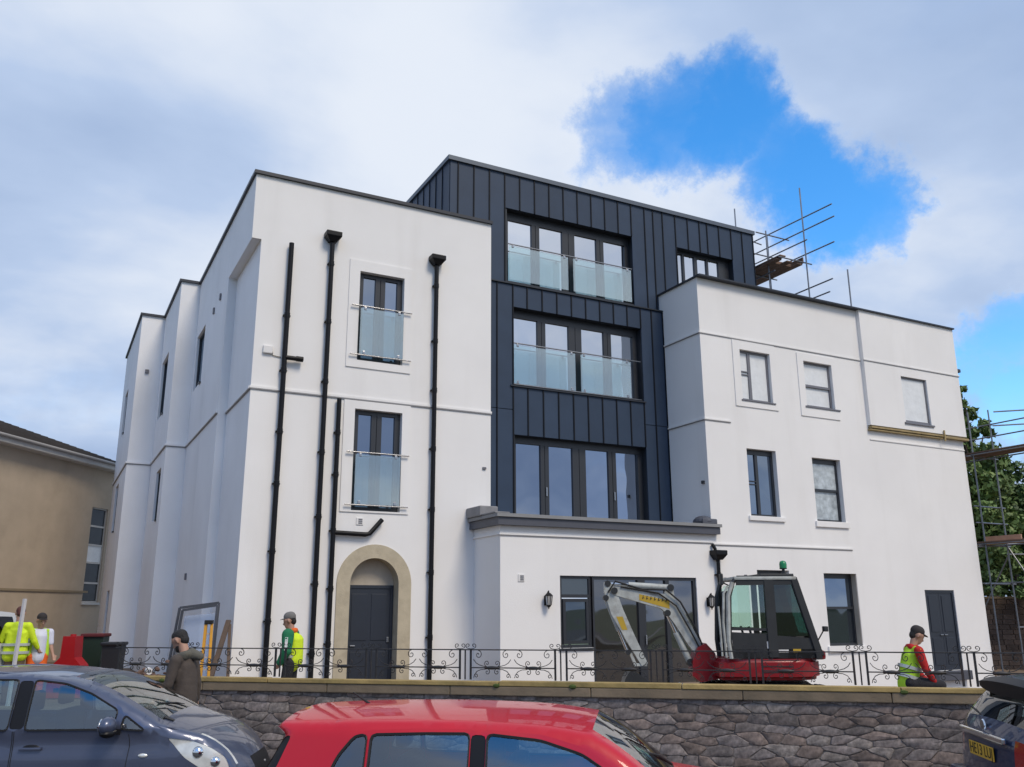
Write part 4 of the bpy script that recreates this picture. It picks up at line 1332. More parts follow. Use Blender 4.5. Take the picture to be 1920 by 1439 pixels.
def tree(name, label, base, h, clumps, n, size, seed, lm=(0, 1, 2), trunk_r=.2, trunk_to=.6, group='trees behind the right side scaffold'):
    t = thing(name, label, 'tree', base, 0, group)
    rr = random.Random(seed)
    cs = [(x, y, z) for (x, y, z, r_) in clumps]; rs = [q[3] for q in clumps]
    # sub-clumps on each lobe give an uneven outline
    cc = []; rc = []
    for (x, y, z, r_) in clumps:
        for k in range(9):
            d = Vector((rr.gauss(0, 1), rr.gauss(0, 1), rr.gauss(0, .8))).normalized() * r_ * rr.uniform(.35, .95)
            cc.append((x + d.x, y + d.y, z + d.z)); rc.append(r_ * rr.uniform(.22, .48))
    mb_ = MB()
    top = (clumps[0][0] * .6, clumps[0][1] * .6, h * .8)
    mb_.tube([(0, 0, -.3), (.05, .02, h * .25), (top[0] * .4, top[1] * .4, h * .5), top], [trunk_r * 1.25, trunk_r, trunk_r * .7, trunk_r * .2], 10)
    tr = build('trunk', mb_, BARK, t, smooth=60)
    for (x, y, z, r_) in clumps[:7]:
        z0 = max(h * .2, z - r_ * 1.3 - 1)
        z0 = min(z0, h * .6)
        build('limb', MB().tube([(top[0] * z0 / h, top[1] * z0 / h, z0), (x * .5, y * .5, (z0 + z) / 2 + .1), (x, y, z)], [trunk_r * .45, trunk_r * .28, trunk_r * .08], 6), BARK, t, smooth=60)
    v, _ = leaf_cloud(cc, rc, n, size, seed)
    me = bpy.data.meshes.new('crown')
    me.vertices.add(len(v)); me.vertices.foreach_set('co', v.ravel())
    me.loops.add(n * 4); me.loops.foreach_set('vertex_index', np.arange(n * 4, dtype=np.int32))
    me.polygons.add(n); me.polygons.foreach_set('loop_start', np.arange(0, n * 4, 4, dtype=np.int32))
    me.update(); me.validate()
    for i in lm: me.materials.append(LEAF[i])
    me.polygons.foreach_set('material_index', np.random.default_rng(seed).integers(0, len(lm), n).astype(np.int32))
    link('crown', me, t)
    return t


tree('broadleaf_tree', 'tall loose crowned green tree standing just past the white building', (37.0, 25.2, -.3), 13.2,
     [(0, 0, 11.9, .75), (-.3, .2, 10.4, 1.2), (.6, 0, 9.2, 1.5), (-.6, .2, 8.2, 1.6), (1.6, .3, 10.6, .6), (.2, .2, 6.8, 1.9), (-.8, 0, 5.0, 2.0), (1.4, 0, 5.4, 1.7), (-1.6, 1.4, 7.4, 1.4), (-1.9, 1.6, 5.6, 1.7)], 21000, .13, 11, (0, 2, 0))
tree('broadleaf_tree', 'broad dark green tree at the right edge behind the scaffold lifts', (41.0, 26.0, -.3), 9.0,
     [(0, 0, 7.6, 1.7), (-1.8, .6, 6.8, 1.6), (1.9, -1.0, 7.4, 1.6), (-.5, 0, 5.2, 2.3), (2.3, -1.3, 5.0, 2.2), (-2.3, 1, 4.6, 1.9)], 15000, .14, 12, (1, 0, 1))
tree('broadleaf_tree', 'low dense dark tree leaning over the old brick wall', (38.0, 24.6, -.3), 6.5,
     [(0, 0, 4.9, 1.5), (-1.3, .7, 4.2, 1.4), (1.6, -1.0, 4.4, 1.5), (.2, 0, 3.4, 1.6), (2.8, -2, 3.6, 1.4)], 11000, .12, 13, (1, 1, 0))
tree('ivy_bush', 'dark ivy bush spilling over the top of the old brick wall', (36.0, 22.9, 1.5), 2.4,
     [(0, 0, 1.5, .9), (-1.4, 1.0, 1.3, .9), (1.4, -1.1, 1.4, .9), (2.7, -2.1, 1.4, .8)], 7000, .09, 14, (1, 0), trunk_r=.08, group='bushes on the brick wall')


# ------------------------------------------------------------------ cars
def paint(name, c, flake=0.0, rough=.28, coat=0.8):
    m = M(name, c, rough, metal=flake, var=0.03, vscale=2, coat=coat, spec=0.25, stain=tuple(x * .7 + .03 for x in c), stain_scale=1.5, stain_amt=.25)
    return m


RED = paint('red_paint', (0.50, 0.004, 0.018), 0.0, .45, .62)
BLUE = paint('slate_blue_paint', (0.082, 0.098, 0.155), 0.45, .34)
NAVY = paint('navy_paint', (0.022, 0.035, 0.085), 0.35, .32)
VANW = paint('white_van_paint', (0.55, 0.57, 0.60), 0.0, .35)
CARGLASS = clear_glass('car_side_glass', (0.66, 0.82, 0.84), 0.22)
WSGLASS = clear_glass('car_windscreen_glass', (0.78, 0.95, 0.84), 0.40)
REARGLASS = clear_glass('car_rear_glass', (0.14, 0.17, 0.20), 0.14)
RUBBER = M('black_rubber', (0.012, 0.012, 0.013), 0.6, var=.1)
TRIMB = M('black_car_trim', (0.010, 0.010, 0.012), 0.45, var=.05, spec=.25)
CHROME = M('chrome', (0.75, 0.76, 0.78), 0.08, metal=1.0, var=0)
LAMP = M('headlamp_reflector', (0.74, 0.75, 0.72), 0.22, metal=.35, var=.22, vscale=9, coat=1)
LAMPGLASS = clear_glass('headlamp_lens', (0.93, 0.95, 0.96), 0.12)
AMBER = M('amber_lens', (0.6, 0.22, 0.03), 0.2, var=0)
TAILRED = M('tail_lamp_red', (0.32, 0.01, 0.012), 0.15, var=.1, coat=1)
SEATM = M('dark_seat_cloth', (0.03, 0.03, 0.033), 0.9, var=.15)
ALLOY = M('alloy_rim', (0.45, 0.46, 0.47), 0.3, metal=.9, var=.05)
TYRE = M('tyre', (0.018, 0.018, 0.018), 0.85, var=.15, bump=.2)


def resample(pts, step):
    """Catmull-Rom through pts, about `step` apart; keeps the ends"""
    P = [Vector((p[0], p[1])) for p in pts]
    out = []
    for i in range(len(P) - 1):
        p0 = P[i - 1] if i else P[0] * 2 - P[1]
        p1, p2 = P[i], P[i + 1]
        p3 = P[i + 2] if i + 2 < len(P) else P[-1] * 2 - P[-2]
        k = max(1, int(round((p2 - p1).length / step)))
        for j in range(k):
            t = j / k
            out.append(0.5 * ((2 * p1) + (p2 - p0) * t + (2 * p0 - 5 * p1 + 4 * p2 - p3) * t * t + (3 * p1 - p0 - 3 * p2 + p3) * t ** 3))
    out.append(P[-1])
    return out


def rounded(poly, r=.03, step=.06):
    """polygon with softened corners, straight edges cut into short pieces"""
    P = [Vector((p[0], p[1])) for p in poly]; n = len(P); out = []
    for i in range(n):
        a, b, c = P[i - 1], P[i], P[(i + 1) % n]
        u = (a - b); v = (c - b)
        ru = min(r, u.length * .45); rv_ = min(r, v.length * .45)
        p0 = b + u.normalized() * ru; p2 = b + v.normalized() * rv_
        for t in (0, .5, 1): out.append(p0 * (1 - t) ** 2 + b * 2 * t * (1 - t) + p2 * t * t)
        e = P[(i + 1) % n]; w = P[(i + 2) % n]
        q = e - v.normalized() * min(r, v.length * .45)
        k = int((q - p2).length / step)
        for j in range(1, k): out.append(p2.lerp(q, j / k))
    return out


def inside(p, poly):
    x, y = p; c = False; n = len(poly)
    for i in range(n):
        x0, y0 = poly[i]; x1, y1 = poly[(i + 1) % n]
        if (y0 > y) != (y1 > y) and x < (x1 - x0) * (y - y0) / (y1 - y0) + x0: c = not c
    return c


def seg_dist(p, a, b):
    ab = b - a; t = max(0, min(1, (p - a).dot(ab) / max(ab.length_squared, 1e-9)))
    return (p - a - ab * t).length


def car(root, S):
    """S: dict with segs (name, control points, front bottom -> rear bottom), half width w0, belt, tumble, windows, doors ..."""
    seg_idx = {}; prof = []
    for nm, pts in S['segs']:
        q = resample(pts, .07)
        if prof: q = q[1:] if (q[0] - prof[-1]).length < 1e-6 else q
        a = max(len(prof) - 1, 0)
        prof += q
        seg_idx[nm] = (a, len(prof) - 1)
    npf = len(prof)
    w0 = S['w0']; belt = S['belt']; sill = S['sill']
    xf = max(p.x for p in prof); xr = min(p.x for p in prof)
    cr = S.get('round', .10)

    def hw(x, z, edge=True):
        w = w0
        tf = max(0, (x - S['fx']) / (xf - S['fx'])); w -= w0 * S.get('ft', .17) * tf ** 2.2
        tr_ = max(0, (S['rx'] - x) / (S['rx'] - xr)); w -= w0 * S.get('rt', .10) * tr_ ** 2.2
        if z > belt: w -= S['tumble'] * (z - belt) + .08 * max(0, z - belt) ** 2
        else: w -= .06 * ((z - .62) / .5) ** 2 * (1 if z < .62 else .6)
        w -= .012 * math.exp(-((z - (belt - .13)) / .035) ** 2) * S.get('crease', 0)
        if edge:
            p = Vector((x, z))
            d = min(seg_dist(p, prof[i], prof[i + 1]) for i in range(0, npf - 1))
            if d < cr:
                t = 1 - d / cr
                w -= cr * (1 - math.sqrt(max(0, 1 - t * t))) * .8
        return w
    # side outline: profile + sill with wheel arches
    low = []
    for (cx, cz, r_) in sorted(S['arches'], key=lambda a: a[0]):
        a0 = math.acos(max(-1, min(1, (sill - cz) / r_)))
        low += [(cx + r_ * math.sin(a), cz + r_ * math.cos(a)) for a in [(-a0 + 2 * a0 * k / 18) for k in range(19)]]
    outline = [(p.x, p.y) for p in prof] + low
    regions = {}       # name -> polygon
    for nm, poly in S['windows'].items(): regions[nm] = [tuple(p) for p in rounded(poly, .035, .08)]
    for nm, poly in S.get('lamps', {}).items(): regions[nm] = [tuple(p) for p in rounded(poly, .03, .06)]
    doors = {nm: [tuple(p) for p in rounded(poly, .05, .08)] for nm, poly in S.get('doors', {}).items()}
    V = []; E = []

    def addloop(poly):
        o = len(V); n_ = len(poly)
        V.extend(Vector(p) for p in poly)
        E.extend((o + i, o + (i + 1) % n_) for i in range(n_))
    addloop(outline)
    for p in regions.values(): addloop(p)
    for p in doors.values(): addloop(p)
    for i in range(1, npf - 1):                       # rows that carry the rounded shoulder
        t = (prof[i + 1] - prof[i - 1]).normalized(); nn = Vector((-t.y, t.x))
        for d_ in (.008, .022, .045, .075):
            if d_ > cr: continue
            q = prof[i] + nn * d_
            if inside(q, outline) and min(seg_dist(q, V[a], V[b]) for a, b in E) > min(d_ * .7, .012): V.append(q)
    x = xr
    while x < xf:
        z = sill
        while z < 1.9:
            if inside((x, z), outline) and min(seg_dist(Vector((x, z)), V[a], V[b]) for a, b in E) > .025: V.append(Vector((x, z)))
            z += .075
        x += .085
    rv, re_, rf, *_ = delaunay_2d_cdt(V, E, [], 0, 1e-5)
    W = [hw(v.x, v.y) for v in rv]
    groups = {}
    for f in rf:
        c = sum((rv[i] for i in f), Vector((0, 0))) / len(f)
        if not inside(c, outline): continue
        key = 'body'
        for nm, p in regions.items():
            if inside(c, p): key = nm; break
        else:
            for nm, p in doors.items():
                if inside(c, p): key = 'door:' + nm; break
        groups.setdefault(key, []).append(f)
    paintm = S['paint']

    def side_mb(fs, sgn, off=0.0):
        used = sorted({i for f in fs for i in f}); mp = {i: k for k, i in enumerate(used)}
        m_ = MB()
        m_.add([(rv[i].x, sgn * (W[i] + off), rv[i].y) for i in used], [tuple(mp[i] for i in f) for f in fs])
        return m_
    # strip over the top, front to rear
    T = [-1, -.985, -.95, -.88, -.74, -.55, -.3, 0, .3, .55, .74, .88, .95, .985, 1]
    crown = []
    for i, p in enumerate(prof):
        c = S['crown'].get('default', .03)
        for nm, (a, b) in seg_idx.items():
            if a <= i <= b: c = S['crown'].get(nm, c)
        crown.append(c)
    for _ in range(6):
        crown = [(crown[max(i - 1, 0)] + crown[i] * 2 + crown[min(i + 1, npf - 1)]) / 4 for i in range(npf)]
    grid = []
    for i, p in enumerate(prof):
        t = prof[min(i + 1, npf - 1)] - prof[max(i - 1, 0)]
        nrm = Vector((t.y, -t.x)).normalized() if t.length > 1e-9 else Vector((1, 0))
        # outward: travelling from the front over the top to the rear, outward is to the right of travel
        w = hw(p.x, p.y)
        row = []
        for tt in T:
            k = crown[i] * (1 - abs(tt) ** 2.4)
            q = p + nrm * k
            row.append((q.x, w * tt, q.y))
        grid.append(row)
    cells = {}
    for i in range(npf - 1):
        for j in range(len(T) - 1):
            tm = (T[j] + T[j + 1]) / 2
            key = 'body'
            for (nm, sg, i_a, i_b, lo, hi) in S.get('strip', []):
                a, b = seg_idx[sg]; a2 = a + i_a * (b - a); b2 = a + i_b * (b - a)
                if a2 <= i + .5 <= b2 and lo < abs(tm) < hi: key = nm
            cells.setdefault(key, []).append((i, j))

    def strip_mb(cs, off=0.0):
        m_ = MB(); idx = {}
        fs = []
        for (i, j) in cs:
            q = []
            for (a, b) in ((i, j), (i + 1, j), (i + 1, j + 1), (i, j + 1)):
                if (a, b) not in idx:
                    idx[(a, b)] = len(m_.v); m_.v.append(grid[a][b])
                q.append(idx[(a, b)])
            fs.append(tuple(q))
        m_.f = fs; m_.m = [0] * len(fs)
        return m_
    # body
    bm_ = strip_mb(cells['body'])
    for sgn in (1, -1):
        s_ = side_mb(groups['body'], sgn)
        bm_.add(s_.v, s_.f)
    body = build('body', bm_, paintm, root, smooth=48, merge=.0015)
    for nm, cs in cells.items():
        if nm == 'body': continue
        mt = S['mats'][nm]
        two = all(abs((T[j] + T[j + 1]) / 2) > .3 for (_, j) in cs)
        for part_ in ([[c for c in cs if T[c[1]] < 0], [c for c in cs if T[c[1]] >= 0]] if two else [cs]):
            build(nm.split(':')[0], strip_mb(part_), mt, root, smooth=60, merge=.001)
    for key, fs in groups.items():
        if key == 'body': continue
        for sgn in (1, -1):
            if key.startswith('door:'):
                d = build('door', side_mb(fs, sgn), paintm, root, smooth=48)
                poly = doors[key[5:]]
                pts = list(poly) + [poly[0]]
                g_ = MB()
                for a, b in zip(pts[:-1], pts[1:]):
                    if inside(((a[0] + b[0]) / 2, (a[1] + b[1]) / 2), outline) and (a[1] + b[1]) / 2 < belt + .01:
                        ya = sgn * (hw(*a) + .0005); yb = sgn * (hw(*b) + .0005)
                        g_.bar((a[0], ya, a[1]), (b[0], yb, b[1]), .006, .005, up=(0, 1, 0))
                build('door_gap', g_, RUBBER, d)
                hx, hz_ = S['handles'][key[5:]]
                hh = MB(); y = sgn * (hw(hx, hz_) + .02)
                hh.bbox(hx - .10, hx + .10, min(y - .012, y + .012), max(y - .012, y + .012), hz_ - .014, hz_ + .016, .010)
                build('handle', hh, S.get('handle_mat', paintm), d, smooth=40)
                cup = MB().sphere((hx + .0, sgn * (hw(hx, hz_) - .004), hz_ + .004), (.085, .012, .034), 12, 6)
                build('handle_recess', cup, TRIMB, d, smooth=True)
            else:
                mt = S['mats'].get(key, CARGLASS)
                nm = key.split(':')[0]
                o_ = build(nm, side_mb(fs, sgn, -.006), mt, root, smooth=60)
                if nm.endswith('window') or nm.endswith('glass'):
                    pts = regions[key]; g_ = MB(); n_ = len(pts)
                    for a, b in zip(pts, pts[1:] + pts[:1]):
                        g_.bar((a[0], sgn * (hw(*a) + .001), a[1]), (b[0], sgn * (hw(*b) + .001), b[1]), .010, .016, up=(0, 0, 1))
                    build('window_seal', g_, RUBBER, o_)
    # wheels
    for (cx, cz, r_) in S['arches']:
        rt = r_ - .055
        for sgn in (1, -1):
            yo = sgn * (w0 - .035); yi = sgn * (w0 - .24)
            wm = MB(); wdt = abs(yo - yi)
            wm.lathe([(rt * .62, 0), (rt * .93, -.005), (rt, .03), (rt, wdt - .03), (rt * .93, wdt), (rt * .62, wdt)], 28, (0, 0, 0), 'y')
            me = wm.mesh('tyre', TYRE, smooth=40)
            wroot = link('wheel', me, root, (cx, min(yo, yi), rt + .0))
            rm = MB(); ysp = (wdt - .03) if sgn > 0 else .03
            rm.lathe([(rt * .64, ysp - .03 * sgn), (rt * .63, ysp), (rt * .57, ysp), (rt * .55, ysp - .05 * sgn)], 28, (0, 0, 0), 'y')
            for k in range(5):
                a = 2 * math.pi * k / 5 + .3
                rm.bar((math.cos(a) * .04, ysp - .02 * sgn, math.sin(a) * .04), (math.cos(a) * rt * .6, ysp - .012 * sgn, math.sin(a) * rt * .6), .07, .03, up=(0, 1, 0))
            rm.lathe([(0, ysp), (.05, ysp), (.055, ysp - .03 * sgn)], 12, (0, 0, 0), 'y')
            build('rim', rm, ALLOY, wroot, smooth=40)
        # dark wheel well
        build('wheel_well', MB().box(cx - r_ + .02, cx + r_ - .02, -w0 + .26, w0 - .26, sill - .02, cz + r_ * .7), RUBBER, root)
    # underside and interior
    build('underbody', MB().box(xr + .25, xf - .25, -w0 + .12, w0 - .12, sill - .03, sill + .03), RUBBER, root)
    it = S['interior']
    m_ = MB(); m_.box(it['x0'], it['x1'], -w0 + .14, w0 - .14, sill + .05, sill + .11)
    m_.bbox(it['x1'] - .35, it['x1'], -w0 + .12, w0 - .12, belt - .32, belt - .05, .05)
    build('dashboard', m_, SEATM, root)
    for y in (-.36, .36):
        for (sx, hr) in ((it['seat'], True), (it['rear'], True)):
            q = MB(); q.bbox(sx - .25, sx + .25, y - .25, y + .25, sill + .16, sill + .34, .05)
            q.bbox(sx - .34, sx - .2, y - .24, y + .24, sill + .3, belt - .02 + .12, .05)
            if hr: q.bbox(sx - .38, sx - .28, y - .12, y + .12, belt + .14, belt + .33, .04)
            build('seat', q, SEATM, root, smooth=40)
    sw = MB()
    cxw, czw = it['x1'] - .42, belt + .0
    sw.tube([(cxw + .06 * math.sin(a) * 1, -.36 + .18 * math.cos(a), czw + .17 * math.sin(a)) for a in [2 * math.pi * k / 20 for k in range(21)]], .014, 6)
    build('steering_wheel', sw, RUBBER, root, smooth=True)
    # mirrors
    mx, mz = S['mirror']
    for sgn in (1, -1):
        y0 = hw(mx, mz)
        mm = MB(); mm.sphere((mx, sgn * (y0 + .13), mz + .05), (.075, .115, .085), 14, 10)
        o_ = build('mirror', mm, S.get('mirror_mat', paintm), root, smooth=True)
        build('mirror_foot', MB().bar((mx + .03, sgn * (y0 - .01), mz - .02), (mx, sgn * (y0 + .09), mz + .0), .10, .05), TRIMB, o_)
        build('mirror_glass', MB().sphere((mx - .052, sgn * (y0 + .13), mz + .05), (.03, .095, .068), 12, 8), CHROME, o_, smooth=True)
        build('mirror_base', MB().sphere((mx + .005, sgn * (y0 + .12), mz - .012), (.072, .11, .045), 14, 8), TRIMB, o_, smooth=True)
    return hw, prof, seg_idx, grid, body


def plate(parent, txt, c, rot, w=.52, h=.111, yellow=True):
    """number plate: plate plus raised flat lettering; rot is a matrix placing its +Z outward"""
    PM = M('yellow_plate', (0.62, 0.38, 0.03), .35, var=.06) if yellow else LIGHT_PLASTIC
    mb_ = MB(); mb_.bbox(-w / 2, w / 2, -h / 2, h / 2, -.006, 0, .004)
    o_ = build('number_plate', mb_, PM, parent)
    o_.matrix_basis = Matrix.Translation(c) @ rot
    fc = bpy.data.curves.new('plate_text', 'FONT'); fc.body = txt; fc.size = .105; fc.align_x = 'CENTER'; fc.align_y = 'CENTER'; fc.extrude = .0008
    to = bpy.data.objects.new('tmp', fc); COL.objects.link(to)
    dg = bpy.context.evaluated_depsgraph_get()
    me = bpy.data.meshes.new_from_object(to.evaluated_get(dg))
    bpy.data.objects.remove(to)
    xs = [v.co.x for v in me.vertices]; sc = (w * .9) / (max(xs) - min(xs))
    me.transform(Matrix.Translation((0, 0, .0015)) @ Matrix.Diagonal((sc, sc, 1, 1)))
    me.materials.clear(); me.materials.append(BLACK)
    link('plate_lettering', me, o_)
    return o_


def wiper(parent, a, b, n):
    build('wiper', MB().tube([a, tuple((Vector(a) + Vector(b)) / 2 + Vector(n) * .02), b], .008, 6).tube([tuple(Vector(a) * .75 + Vector(b) * .25 + Vector(n) * .008), tuple(Vector(b) + Vector((0, .05, 0)))], .006, 5), RUBBER, parent)


# red hatchback, nearest
RCAR = thing('red_car', 'bright red hatchback with roof spoiler nearest the camera, front to the right', 'car', (3.53, 5.93, 0.0), ang + R(6.2))
red = dict(
    segs=[('nose', [(2.02, .22), (2.08, .40), (2.09, .54), (2.00, .64)]),
          ('hood', [(2.00, .64), (1.65, .77), (1.2, .86), (.80, .925)]),
          ('windscreen', [(.80, .925), (.60, 1.09), (.42, 1.22), (.25, 1.318)]),
          ('roof', [(.25, 1.318), (-.1, 1.362), (-.6, 1.383), (-1.1, 1.385), (-1.5, 1.378), (-1.90, 1.362)]),
          ('lip', [(-1.90, 1.362), (-1.945, 1.325), (-1.87, 1.275)]),
          ('rear_glass', [(-1.87, 1.275), (-1.96, 1.10), (-2.03, .96)]),
          ('tail', [(-2.03, .96), (-2.09, .84), (-2.11, .58), (-2.05, .38), (-1.98, .24)])],
    w0=.88, belt=.93, tumble=.30, sill=.22, fx=1.0, rx=-1.1, ft=.18, rt=.12, round=.085, crease=1,
    arches=[(1.33, .31, .365), (-1.25, .31, .365)],
    windows={'rear_quarter_window': [(-1.255, .97), (-1.255, 1.298), (-1.34, 1.29), (-1.44, 1.17), (-1.52, .99)],
             'rear_door_window': [(-1.225, .968), (-.555, .955), (-.555, 1.312), (-.85, 1.31), (-1.225, 1.299)],
             'front_door_window': [(-.435, .952), (.56, .945), (.42, 1.06), (.19, 1.20), (-.08, 1.277), (-.435, 1.31)]},
    lamps={'pillar_trim:side': [(-.545, .965), (-.445, .965), (-.445, 1.303), (-.545, 1.306)], 'hatch_trim:side': [(-1.80, 1.285), (-1.865, 1.27), (-1.955, 1.10), (-2.02, .97), (-1.93, .97), (-1.87, 1.10)]},
    doors={'front': [(-.49, .30), (.86, .32), (.86, .60), (.72, .89), (.47, 1.08), (.21, 1.238), (-.06, 1.31), (-.49, 1.338)],
           'rear': [(-.505, .30), (-.505, 1.338), (-.9, 1.338), (-1.28, 1.325), (-1.40, 1.22), (-1.55, .98), (-1.45, .72), (-1.15, .62), (-.95, .40), (-.90, .30)]},
    handles={'front': (-.35, .86), 'rear': (-1.28, .88)},
    crown=dict(default=.03, nose=.14, hood=.04, windscreen=.042, roof=.045, lip=.04, rear_glass=.055, tail=.08),
    strip=[('windscreen', 'windscreen', .03, .97, -1, .90), ('rear_window', 'rear_glass', .02, .95, -1, .96), ('grille', 'nose', .35, .8, -1, .8),
           ('headlight', 'hood', 0, .35, .62, 1.0)],
    mats={'windscreen': WSGLASS, 'rear_window': REARGLASS, 'grille': TRIMB, 'headlight': LAMP, 'hatch_trim:side': TRIMB, 'pillar_trim:side': TRIMB},
    interior=dict(x0=-1.6, x1=.74, seat=-.1, rear=-.95), mirror=(.50, .97), paint=RED)
hw_r, *_ = car(RCAR, red)
wiper(RCAR, (.80, .35, .975), (.58, -.25, 1.145), (.5, 0, .85))
build('aerial', MB().tube([(-1.42, 0, 1.39), (-1.60, 0, 1.50)], [.012, .005], 8), RUBBER, RCAR)
build('rear_lamp', MB().bbox(-2.03, -1.93, .52, .80, .82, .95, .03), TAILRED, RCAR); build('rear_lamp', MB().bbox(-2.03, -1.93, -.80, -.52, .82, .95, .03), TAILRED, RCAR)

# slate blue compact car, left
BCAR = thing('blue_car', 'slate blue compact car with large swept headlights parked at the kerb', 'car', (.32, 10.67, 0.0), ang + R(17.5))
blue = dict(
    segs=[('nose', [(1.96, .22), (2.02, .36), (2.02, .54), (1.98, .68)]),
          ('hood', [(1.98, .68), (1.89, .81), (1.70, .94), (1.46, 1.02), (1.26, 1.075)]),
          ('windscreen', [(1.26, 1.075), (.94, 1.255), (.63, 1.40), (.36, 1.48)]),
          ('roof', [(.36, 1.48), (0, 1.525), (-.6, 1.532), (-1.2, 1.505), (-1.62, 1.45)]),
          ('rear_glass', [(-1.62, 1.45), (-1.80, 1.22), (-1.90, 1.02)]),
          ('tail', [(-1.90, 1.02), (-1.99, .84), (-2.02, .58), (-1.98, .36), (-1.92, .24)])],
    w0=.845, belt=1.02, tumble=.25, sill=.22, fx=.95, rx=-1.0, ft=.20, rt=.12, round=.09, crease=1,
    arches=[(1.28, .30, .345), (-1.30, .30, .345)],
    windows={'quarter_window': [(.93, 1.035), (1.16, 1.02), (.95, 1.16)],
             'front_door_window': [(.05, 1.035), (.86, 1.035), (.88, 1.20), (.60, 1.35), (.34, 1.44), (.05, 1.475)],
             'rear_door_window': [(-.10, 1.035), (-.10, 1.477), (-.6, 1.485), (-1.0, 1.47), (-1.06, 1.05)]},
    lamps={'pillar_trim:side': [(-.09, 1.045), (.04, 1.045), (.04, 1.467), (-.09, 1.468)], 'headlight:side': [(1.36, .95), (1.58, .92), (1.77, .845), (1.89, .76), (1.935, .67), (1.92, .59), (1.74, .63), (1.53, .77)]},
    doors={'front': [(-.035, .30), (.92, .32), (1.0, .6), (1.03, .93), (.91, 1.225), (.61, 1.38), (.33, 1.467), (-.035, 1.5)],
           'rear': [(-.05, .30), (-.05, 1.5), (-.6, 1.508), (-1.04, 1.49), (-1.14, 1.2), (-1.16, .9), (-1.05, .72), (-.96, .5), (-.92, .30)]},
    handles={'front': (.13, .87), 'rear': (-.93, .89)},
    crown=dict(default=.03, nose=.16, hood=.055, windscreen=.075, roof=.028, rear_glass=.055, tail=.08),
    strip=[('windscreen', 'windscreen', .03, .97, -1, .90), ('rear_window', 'rear_glass', .02, .95, -1, .9), ('grille', 'nose', .55, .95, -1, .62),
           ('headlight:strip', 'hood', .02, .50, .93, 1.0)],
    mats={'windscreen': WSGLASS, 'rear_window': REARGLASS, 'grille': TRIMB, 'headlight:strip': LAMP, 'headlight:side': LAMP, 'pillar_trim:side': TRIMB},
    interior=dict(x0=-1.6, x1=1.28, seat=.25, rear=-.65), mirror=(.86, 1.03), paint=BLUE, handle_mat=BLUE)
hw_b, prof_b, seg_b, grid_b, _ = car(BCAR, blue)
for sgn in (1, -1):
    for (x, z, r_) in ((1.64, .81, .06), (1.80, .72, .055)):
        y = sgn * (hw_b(x, z) - .03)
        build('headlamp_bulb', MB().sphere((x, y, z), (r_, r_ * .9, r_), 12, 8), CHROME, BCAR, smooth=True)
    y = sgn * (hw_b(1.16, .80) + .004)
    build('side_repeater', MB().sphere((1.16, y, .80), (.045, .012, .02), 10, 6), LAMP, BCAR, smooth=True)
    build('sill_trim', MB().bbox(-.85, .85, min(sgn * (hw_b(0, .3) - .02), sgn * (hw_b(0, .3) + .006)), max(sgn * (hw_b(0, .3) - .02), sgn * (hw_b(0, .3) + .006)), .23, .29, .01), TRIMB, BCAR)
wiper(BCAR, (1.26, .30, 1.13), (1.13, -.42, 1.225), (.45, 0, .9)); wiper(BCAR, (1.26, -.2, 1.13), (1.11, -.62, 1.185), (.45, 0, .9))
build('scuttle', MB().bar((1.30, -.62, 1.09), (1.30, .62, 1.09), .10, .02, up=(.35, 0, 1)), TRIMB, BCAR)
for z in (.50, .56, .62):
    build('grille_bar', MB().tube([(1.975, -.40, z), (2.14 - (z - .5) * .1, 0, z), (1.975, .40, z)], .012, 6), CHROME, BCAR, smooth=True)
build('roof_bar', MB().tube([(.05, .60, 1.51), (-.5, .615, 1.542), (-1.3, .60, 1.515)], .014, 6).tube([(.05, -.60, 1.51), (-.5, -.615, 1.542), (-1.3, -.60, 1.515)], .014, 6), BLUE, BCAR, smooth=True)

